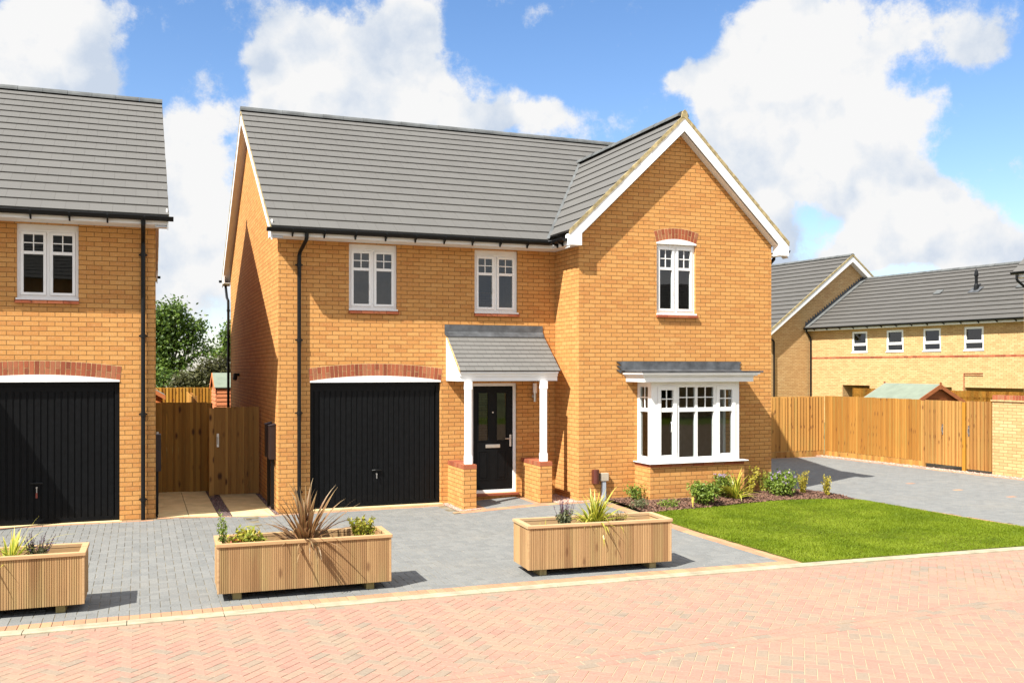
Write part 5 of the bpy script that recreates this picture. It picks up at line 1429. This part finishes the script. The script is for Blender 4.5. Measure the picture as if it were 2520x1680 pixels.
# ------------------------------------------------------------------ planters
def planter(label, loc, rot, src=None):
    if src:
        o = src.copy(); COL.objects.link(o)
        for ch in src.children:
            c = ch.copy(); COL.objects.link(c); c.parent = o
            for g2 in ch.children:
                d = g2.copy(); COL.objects.link(d); d.parent = c
    else:
        o = thing('planter', label, 'planter', (0, 0, 0), 'long wooden planters on the driveway', raw=True)
        W_, D2, zb, zt = 1.89, .58, .085, .58
        nb_ = 16; bw_ = (W_-.05)/nb_
        for (y, sg_) in ((0.0, -1), (D2, 1)):
            pts = []; m = MB()
            for i in range(nb_):
                a = .025+i*bw_
                pts += [(a+.0015, .010), (a+.0025, 0)]
                nr = 5; rw = (bw_-.005)/nr
                for r_ in range(nr):
                    xa = a+.0025+r_*rw
                    if r_: pts += [(xa+.0005, 0)]
                    if r_ < nr-1: pts += [(xa+rw-.0075, 0), (xa+rw-.006, .0065), (xa+rw-.001, .0065)]
                pts += [(a+bw_-.0025, 0), (a+bw_-.0015, .010)]
            for (p, q) in zip(pts[:-1], pts[1:]):
                m.poly([(p[0], y-sg_*p[1], zb), (q[0], y-sg_*q[1], zb), (q[0], y-sg_*q[1], zt), (p[0], y-sg_*p[1], zt)])
            m.build('side_panel', 'decking', o)
        for x in (0.006, W_-.028):
            m = MB()
            for i in range(4): m.box(x, x+.022, .012+i*.139, .012+(i+1)*.139-.001, zb, zt)
            m.build('end_panel', 'decking', o)
        for (x, y) in ((0, -.003), (W_-.025, -.003), (0, D2-.020), (W_-.025, D2-.020)):
            m = MB(); m.box(x, x+.025, y, y+.023, zb, zt); m.build('corner_post', 'planterwood', o, bevel=.003)
        m = MB(); t_ = .055
        for q in ((-.012, W_+.012, -.014, t_-.014), (-.012, W_+.012, D2+.014-t_, D2+.014)):
            m.box(*q, zt, zt+.038)
        for q in ((-.012, t_, t_-.014, D2+.014-t_), (W_-t_, W_+.012, t_-.014, D2+.014-t_)): m.box(*q, zt+.0005, zt+.0375)
        m.build('rim', 'planterwood', o, bevel=.004)
        m = MB()
        for i in range(3):
            z_ = zt-.13*(i+1)
            m.box(.03, W_-.03, D2-.04, D2-.025, z_, z_+.126); m.box(.03, W_-.03, .025, .04, z_, z_+.126)
            m.box(.03, .045, .04, D2-.04, z_, z_+.126); m.box(W_-.045, W_-.03, .04, D2-.04, z_, z_+.126)
        m.build('inner_boards', 'planterwood', o)
        m = MB(); m.box(.03, W_-.03, .025, D2-.025, zb+.005, zt-.10); m.build('soil', 'soil', o)
        for x in (.21, 1.66):
            m = MB(); m.box(x-.045, x+.045, .06, D2-.06, 0, zb+.02); m.build('foot', 'footwood', o, bevel=.003)
    o.location = loc; o.rotation_euler = (0, 0, rot); o['label'] = label
    return o
pl0 = planter('ribbed wooden planter holding the tall bronze flax, in front of the garage', (.765, 10.60, 0), math.radians(-1.6))
planter('ribbed wooden planter holding the green and yellow strap-leaf plant, in front of the porch', (4.31, 10.50, 0), math.radians(-4.2), pl0)
planter('ribbed wooden planter cut by the left edge of the picture', (-2.42, 10.70, 0), math.radians(-.8), pl0)
def pz(base, rot, x, y): # planter local -> world
    return (base[0]+x*math.cos(rot)-y*math.sin(rot), base[1]+x*math.sin(rot)+y*math.cos(rot))

# ------------------------------------------------------------------ plants
def strap(mb, base, ang, lean, length, width, curl, seg=7, twist=0.0):
    """a sword leaf: folded strip that leans by 'lean' and arches by 'curl'"""
    p = Vector(base); d = Vector((math.cos(ang), math.sin(ang), 0)); th = lean; st = length/seg
    side = Vector((-math.sin(ang+twist), math.cos(ang+twist), 0)); L = []; 
    for i in range(seg+1):
        t = i/seg; w_ = width*(0.55+0.9*math.sin(PI*min(1, t*.75+.15)))*(1-t**3.0)*.62+.0008
        fold = Vector((0, 0, 1))*w_*.35
        L.append((p-side*w_+fold*.6, p.copy(), p+side*w_+fold*.6, t))
        p = p+(d*math.sin(th)+Vector((0, 0, 1))*math.cos(th))*st; th += curl*(.4+1.5*t)/seg
    v = []; 
    i0 = len(mb.v)
    for a, b, c, t in L: mb.v.extend([tuple(a), tuple(b), tuple(c)])
    for i in range(seg):
        for j in (0, 1):
            mb.uv[len(mb.f)] = [(j*.5, L[i][3]), (j*.5+.5, L[i][3]), (j*.5+.5, L[i+1][3]), (j*.5, L[i+1][3])]
            mb.f.append([i0+i*3+j, i0+i*3+j+1, i0+(i+1)*3+j+1, i0+(i+1)*3+j])
def strap_plant(name, label, cat, loc, n, mat, lmin, lmax, wd, leanmax, curl, heads=(), seed=1):
    rr_ = random.Random(seed); T = thing(name, label, cat, loc)
    m = MB()
    for i in range(n):
        t = i/n; lean = leanmax*(t**.95)*rr_.uniform(.75, 1.1)+.03; ln_ = rr_.uniform(lmin, lmax)*(1-.12*t)
        a = rr_.uniform(0, 2*PI)
        strap(m, (loc[0]+rr_.uniform(-.04, .04), loc[1]+rr_.uniform(-.04, .04), loc[2]), a, lean, ln_, wd*rr_.uniform(.7, 1.2), curl*rr_.uniform(.2, 1.6)*(.3+t), 9, rr_.uniform(-.6, .6))
    for (a, lean, ln_, cu) in heads: strap(m, loc, a, lean, ln_, wd*1.1, cu, 10, rr_.uniform(-.5, .5))
    m.build('leaves', mat, T, smooth=False)
    return T
def leaf_quad(mb, p, nrm, s, asp=1.6):
    nrm = nrm.normalized(); a = nrm.cross(Vector((R.uniform(-1, 1), R.uniform(-1, 1), R.uniform(-1, 1)))).normalized(); b = nrm.cross(a)
    mb.mesh([tuple(p-a*s*.5*asp), tuple(p+b*s*.42), tuple(p+a*s*.5*asp), tuple(p-b*s*.42)], [(0, 1, 2, 3)])
def lobes_cloud(mb, lobes, n, size, asp=1.6, shell=.45, stems=None, up=.4):
    tot = sum(l[3]*l[4]*l[5] for l in lobes)
    for (cx, cy, cz, rx, ry, rz) in lobes:
        k_ = int(n*rx*ry*rz/tot)+1
        ncl = max(3, k_//9)
        for c in range(ncl):
            d = Vector((R.gauss(0, 1), R.gauss(0, 1), R.gauss(0, 1))).normalized(); r_ = R.uniform(shell, 1.0)
            cc = Vector((cx+d.x*rx*r_, cy+d.y*ry*r_, cz+d.z*rz*r_))
            sp_ = size*1.6
            for _ in range(9):
                q = cc+Vector((R.gauss(0, sp_), R.gauss(0, sp_), R.gauss(0, sp_*.8)))
                nn = d*.8+Vector((R.uniform(-1, 1), R.uniform(-1, 1), R.uniform(-1, 1)+up))
                leaf_quad(mb, q, nn, size*R.uniform(.6, 1.25), asp)
def shrub(name, label, cat, loc, rx, rz, n, size, mat, lobes=7, flowers=None, seed=1, asp=1.8, group=None):
    T = thing(name, label, cat, loc, group); rr_ = random.Random(seed)
    L = [(loc[0], loc[1], loc[2]+rz*.8, rx*.7, rx*.7, rz*.75)]
    for i in range(lobes):
        a = 2*PI*i/lobes+rr_.uniform(-.3, .3); q = rr_.uniform(.35, .65)
        L.append((loc[0]+math.cos(a)*rx*q, loc[1]+math.sin(a)*rx*q, loc[2]+rz*rr_.uniform(.5, 1.35), rx*rr_.uniform(.3, .45), rx*rr_.uniform(.3, .45), rz*rr_.uniform(.35, .6)))
    m = MB(); lobes_cloud(m, L, n, size, asp, .3)
    m.build('foliage', mat, T)
    m = MB()
    for i in range(14):
        l_ = rr_.choice(L); m.tube([loc, ((loc[0]+l_[0])/2+rr_.uniform(-.03, .03), (loc[1]+l_[1])/2, (loc[2]+l_[2])/2), (l_[0], l_[1], l_[2]+l_[5]*.6)], [.007, .005, .003], 5)
    m.build('stems', 'barkwood', T)
    if flowers:
        m = MB()
        for i in range(flowers[0]):
            l_ = rr_.choice(L); p = Vector((l_[0]+rr_.uniform(-1, 1)*l_[3], l_[1]-abs(rr_.uniform(0, 1))*l_[4], l_[2]+l_[5]*rr_.uniform(.5, 1.1)))
            for _ in range(7): leaf_quad(m, p+Vector((R.gauss(0, .012), R.gauss(0, .012), R.gauss(0, .01))), Vector((R.uniform(-1, 1), -1, 1)), .016)
        m.build('flowers', flowers[1], T)
    return T
def spiky(name, label, cat, loc, nst, h, spread, mat, size=.02, flower=None, seed=1, dens=60, curve=.0, lean=.0, leaflen=2.6, group=None):
    T = thing(name, label, cat, loc, group); rr_ = random.Random(seed); m = MB(); st = MB(); fl2 = MB()
    for i in range(nst):
        a = rr_.uniform(0, 2*PI); s_ = rr_.uniform(.1, 1)*spread; hh_ = h*rr_.uniform(.65, 1.05)
        b0 = Vector(loc)+Vector((math.cos(a), math.sin(a), 0))*s_*.2
        tip = Vector(loc)+Vector((math.cos(a)*s_+lean*hh_, math.sin(a)*s_, hh_)); mid = (b0+tip)/2+Vector((math.cos(a), math.sin(a), 0))*curve*s_
        st.tube([tuple(b0), tuple(mid), tuple(tip)], [.004, .003, .0015], 4)
        top = .62 if flower else 1.0
        for j in range(dens):
            t = rr_.uniform(.08, top); p = b0.lerp(mid, min(1, t*2)) if t < .5 else mid.lerp(tip, (t-.5)*2)
            d = Vector((R.uniform(-1, 1), R.uniform(-1, 1), R.uniform(.2, 1.1)))
            leaf_quad(m, p+d.normalized()*size*R.uniform(.2, 1.2), d.cross(Vector((0, 0, 1)))+Vector((R.uniform(-.3, .3), R.uniform(-.3, .3), .3)), size*R.uniform(.6, 1.1)*(1.15-t*.5), leaflen)
        if flower:
            for j in range(26):
                t = rr_.uniform(.64, 1.0); p = mid.lerp(tip, (t-.5)*2)
                leaf_quad(fl2, p+Vector((R.gauss(0, .006), R.gauss(0, .006), 0)), Vector((R.uniform(-1, 1), R.uniform(-1, 1), .3)), .016*(1.35-t), 1.3)
    m.build('foliage', mat, T); st.build('stems', 'barkwood', T)
    if flower: fl2.build('flowers', flower, T)
    return T
B2 = ((.765, 10.60), math.radians(-1.6)); B3 = ((4.31, 10.50), math.radians(-4.2)); B1 = ((-2.42, 10.70), math.radians(-.8))
zs = .46
x, y = pz(*B2, .97, .27)
strap_plant('flax_plant', 'tall bronze flax with arching sword leaves in the middle planter', 'plant', (x, y, zs), 90, 'bronzeflax', .45, .85, .021, 1.3, 1.5,
            [(2.9, .35, .70, .2), (0.0, .72, .80, .25), (.1, .82, .80, .3), (.1, .8, .95, 1.5), (-.1, .95, 1.0, 1.5), (3.2, .72, .78, .2), (3.0, .85, .75, .5), (.6, .1, .74, .05), (2.2, .12, .70, .05), (1.5, .05, .72, .02), (3.9, .2, .66, .1), (-.2, .42, .72, .1), (3.1, 1.0, .7, .9)], seed=5)
x, y = pz(*B2, 1.62, .27)
spiky('spurge_plant', 'dense lime and orange leaved shrub at the right end of the middle planter', 'plant', (x, y, zs), 34, .31, .16, 'limeleaf', .034, seed=3, dens=46, leaflen=2.2)
x, y = pz(*B2, .34, .27)
shrub('skimmia_shrub', 'low green shrub with yellow-tipped leaves left of the bronze flax', 'plant', (x, y, zs), .19, .15, 900, .036, 'limeleaf', 6, seed=9)
x, y = pz(*B2, .075, .20)
spiky('boxleaf_plant', 'thin upright sprig at the far left corner of the middle planter', 'plant', (x, y, zs), 4, .50, .07, 'shrubleaf', .026, seed=4, dens=60)
x, y = pz(*B2, .20, .20)
shrub('redleaf_shrub', 'small red leaved tuft beside the thin sprig in the middle planter', 'plant', (x, y, zs+.05), .05, .07, 130, .022, 'redleaf', 3, seed=19)
x, y = pz(*B3, .97, .28)
strap_plant('flax_plant', 'bright green and yellow strap-leaf plant in the right planter', 'plant', (x, y, zs), 130, 'yellowflax', .36, .56, .019, 1.15, 1.9,
            [(2.9, .3, .66, .2), (.1, .40, .64, .4), (.3, .3, .56, .2), (2.0, .15, .52, .1), (3.1, .75, .6, .9), (.1, .8, .60, .8), (-.3, .9, .6, 1.2), (3.5, .8, .6, .9), (3.0, .5, .7, .3)], seed=11)
x, y = pz(*B3, .56, .27)
spiky('salvia_plant', 'grey green sage with purple flower spikes left of the strap-leaf plant', 'plant', (x, y, zs), 22, .44, .16, 'greygreen', .026, 'purple', seed=6, dens=40)
x, y = pz(*B3, .26, .22)
strap_plant('grass_tuft', 'low straw coloured tuft at the left end of the right planter', 'plant', (x, y, zs), 26, 'yellowflax', .10, .2, .008, 1.5, .8, seed=8)
x, y = pz(*B3, 1.30, .30)
spiky('dry_plant', 'dry straw coloured plant right of the strap-leaf plant', 'plant', (x, y, zs), 22, .22, .17, 'strawleaf', .018, seed=12, dens=26)
x, y = pz(*B1, 1.18, .25)
strap_plant('flax_plant', 'yellow striped strap-leaf plant at the left edge of the picture', 'plant', (x, y, zs), 40, 'yellowflax', .28, .46, .018, 1.2, 1.5, [(.1, .75, .60, 1.2), (.15, .95, .5, .7), (.3, .35, .58, .4), (-.2, .5, .5, .6), (.05, .8, .72, .9)], seed=13)
x, y = pz(*B1, 1.42, .25)
spiky('salvia_plant', 'sage with dark seed spikes in the planter at the left edge', 'plant', (x, y, zs), 20, .33, .24, 'greygreen', .02, 'purple', seed=14, dens=30, lean=.12)

def gp(x, y): return (x, y, GZ(x, y)+.03)
shrub('hebe_shrub', 'rounded bright green shrub in front of the right corner of the bay', 'shrub', gp(9.33, 14.52), .27, .22, 2900, .030, 'shrubleaf', 9, seed=21)
strap_plant('flax_plant', 'yellow striped flax in the bed between the two rounded shrubs', 'plant', gp(10.20, 14.80), 60, 'yellowflax', .38, .68, .026, 1.2, 1.6,
            [(.2, .9, .75, 1.1), (-.1, 1.1, .7, 1.3), (.1, .7, .72, .6), (2.9, .7, .6, .8)], seed=22)
shrub('hebe_shrub', 'wide green shrub with lilac flowers at the house corner', 'shrub', gp(11.35, 15.0), .38, .26, 3600, .032, 'shrubleaf', 10, (26, 'lilac'), seed=23)
shrub('lavender_shrub', 'green shrub with lilac flowers behind the striped flax', 'shrub', gp(10.05, 15.0), .24, .27, 1300, .028, 'shrubleaf', 7, (12, 'lilac'), seed=33)
spiky('golden_shrub', 'golden feathery shrub leaning behind the striped flax', 'shrub', gp(10.75, 15.15), 10, .58, .18, 'goldleaf', .034, seed=24, dens=40, lean=.25, leaflen=2.2)
spiky('golden_shrub', 'small golden shrub right of the wide lilac-flowered one', 'shrub', gp(12.02, 15.18), 14, .44, .14, 'goldleaf', .026, seed=25, dens=60, leaflen=2.0)
spiky('golden_shrub', 'golden upright shrub standing alone at the right end of the bed', 'shrub', gp(12.28, 14.80), 12, .40, .10, 'goldleaf', .026, seed=26, dens=70, leaflen=2.0)
spiky('golden_shrub', 'faint green-gold sprig against the right house corner', 'shrub', gp(11.30, 15.5), 9, .42, .14, 'limeleaf', .024, seed=36, dens=40)
shrub('low_shrub', 'small loose green shrub below the left side of the bay', 'shrub', gp(8.36, 15.25), .20, .17, 520, .030, 'shrubleaf', 6, seed=27)
shrub('low_shrub', 'very low green plant near the lawn edge beside the yellow tag', 'shrub', gp(8.62, 14.52), .22, .045, 380, .026, 'shrubleaf', 6, seed=28)
shrub('low_shrub', 'straggly pale plant behind the right end of the right planter', 'shrub', gp(8.02, 14.50), .20, .10, 300, .024, 'greygreen', 5, seed=29)
m = MB(); m.box(8.99, 9.035, 14.36, 14.364, .04+.1, .24); m.box(9.005, 9.02, 14.355, 14.36, .03, .20)
tag(m.build('plant_tag', 'yellow'), 'small yellow plant tag standing at the back edge of the lawn', 'tag')

# trees behind
def tree(label, loc, h, lobes, n, size, mat, cat='tree', name='broadleaf_tree', branches=True):
    T = thing(name, label, cat, loc, raw=True); m = MB(); lobes_cloud(m, lobes, n, size, 1.5, .25); m.build('crown', mat, T)
    m = MB(); x, y, z = loc
    m.tube([(x, y, z), (x+.1, y, h*.25), (x-.1, y, h*.5), (x+.15, y, h*.75)], [.34, .27, .18, .07], 9)
    for i, l in enumerate(lobes):
        a = Vector((x, y, h*(.18+.35*(i % 4)/4))); b = Vector(l[:3]); q = a.lerp(b, .5)+Vector((R.uniform(-.3, .3), 0, R.uniform(-.1, .5)))
        m.tube([tuple(a), tuple(q), tuple(b)], [.11, .06, .02], 6)
        for _ in range(5):
            c = b+Vector((R.uniform(-1, 1)*l[3], R.uniform(-1, 1)*l[4], R.uniform(-.6, 1)*l[5]))*.85; m.tube([tuple(q), tuple((q+c)/2+Vector((0, 0, .15))), tuple(c)], [.045, .03, .01], 4)
    m.build('trunk', 'barkwood', T); return T
Yt = 62
tree('large broadleaf tree seen in the gap between the houses', (1.3, Yt, 0), 7.0, [
    (1.0, Yt, 5.5, .8, 1.3, .95), (2.0, Yt, 5.9, .75, 1.2, .95), (1.4, Yt, 4.9, 1.0, 1.4, .8), (2.55, Yt+.3, 5.0, .65, 1.1, .7), (3.35, Yt, 5.2, .55, .8, .6), (3.2, Yt, 4.3, .7, 1.0, .5),
    (2.4, Yt, 3.9, .9, 1.1, .5), (1.1, Yt, 3.9, 1.0, 1.3, .7), (3.7, Yt, 3.5, .7, 1.0, .38), (0.9, Yt, 3.0, 1.1, 1.3, .8), (-.3, Yt, 5.3, 1.0, 1.3, 1.2), (-.6, Yt, 3.6, 1.3, 1.3, 1.2), (1.2, Yt, 2.3, 1.2, 1.2, .8), (2.4, Yt, 2.9, .7, 1, .45)], 12500, .16, 'treeleaf')
tree('broadleaf tree mostly hidden behind the rear drainpipe', (6.2, 60, 0), 6.0, [(5.0, 60, 4.2, .7, 1, .5), (4.7, 60, 3.4, .8, 1, .4), (5.9, 60, 4.7, 1.2, 1.2, 1.0), (6.8, 60, 4.0, 1.4, 1.2, 1.2)], 6500, .15, 'treeleaf')
shr = [(2.6, 46, 1.9, .9, .9, .8), (3.4, 46, 2.1, .9, .9, .9), (1.8, 46, 1.7, .6, .8, .7), (4.2, 46, 2.0, 1.0, .9, .95), (2.9, 46, 2.6, .5, .6, .4), (3.7, 46, 2.8, .4, .5, .35)]
tree('olive green bush just above the back garden fence', (3.0, 46, 0), 2.6, shr, 7500, .11, 'bushleaf', 'bush', 'hedge_bush')
tree('dark low bush at the foot of the large tree', (.9, 52, 0), 2.4, [(.2, 52, 1.7, 1.2, 1, 1.1), (1.5, 52, 1.5, 1.0, 1, .9), (-1.2, 52, 1.8, 1.2, 1, 1.1)], 6500, .13, 'treeleaf', 'bush', 'hedge_bush')
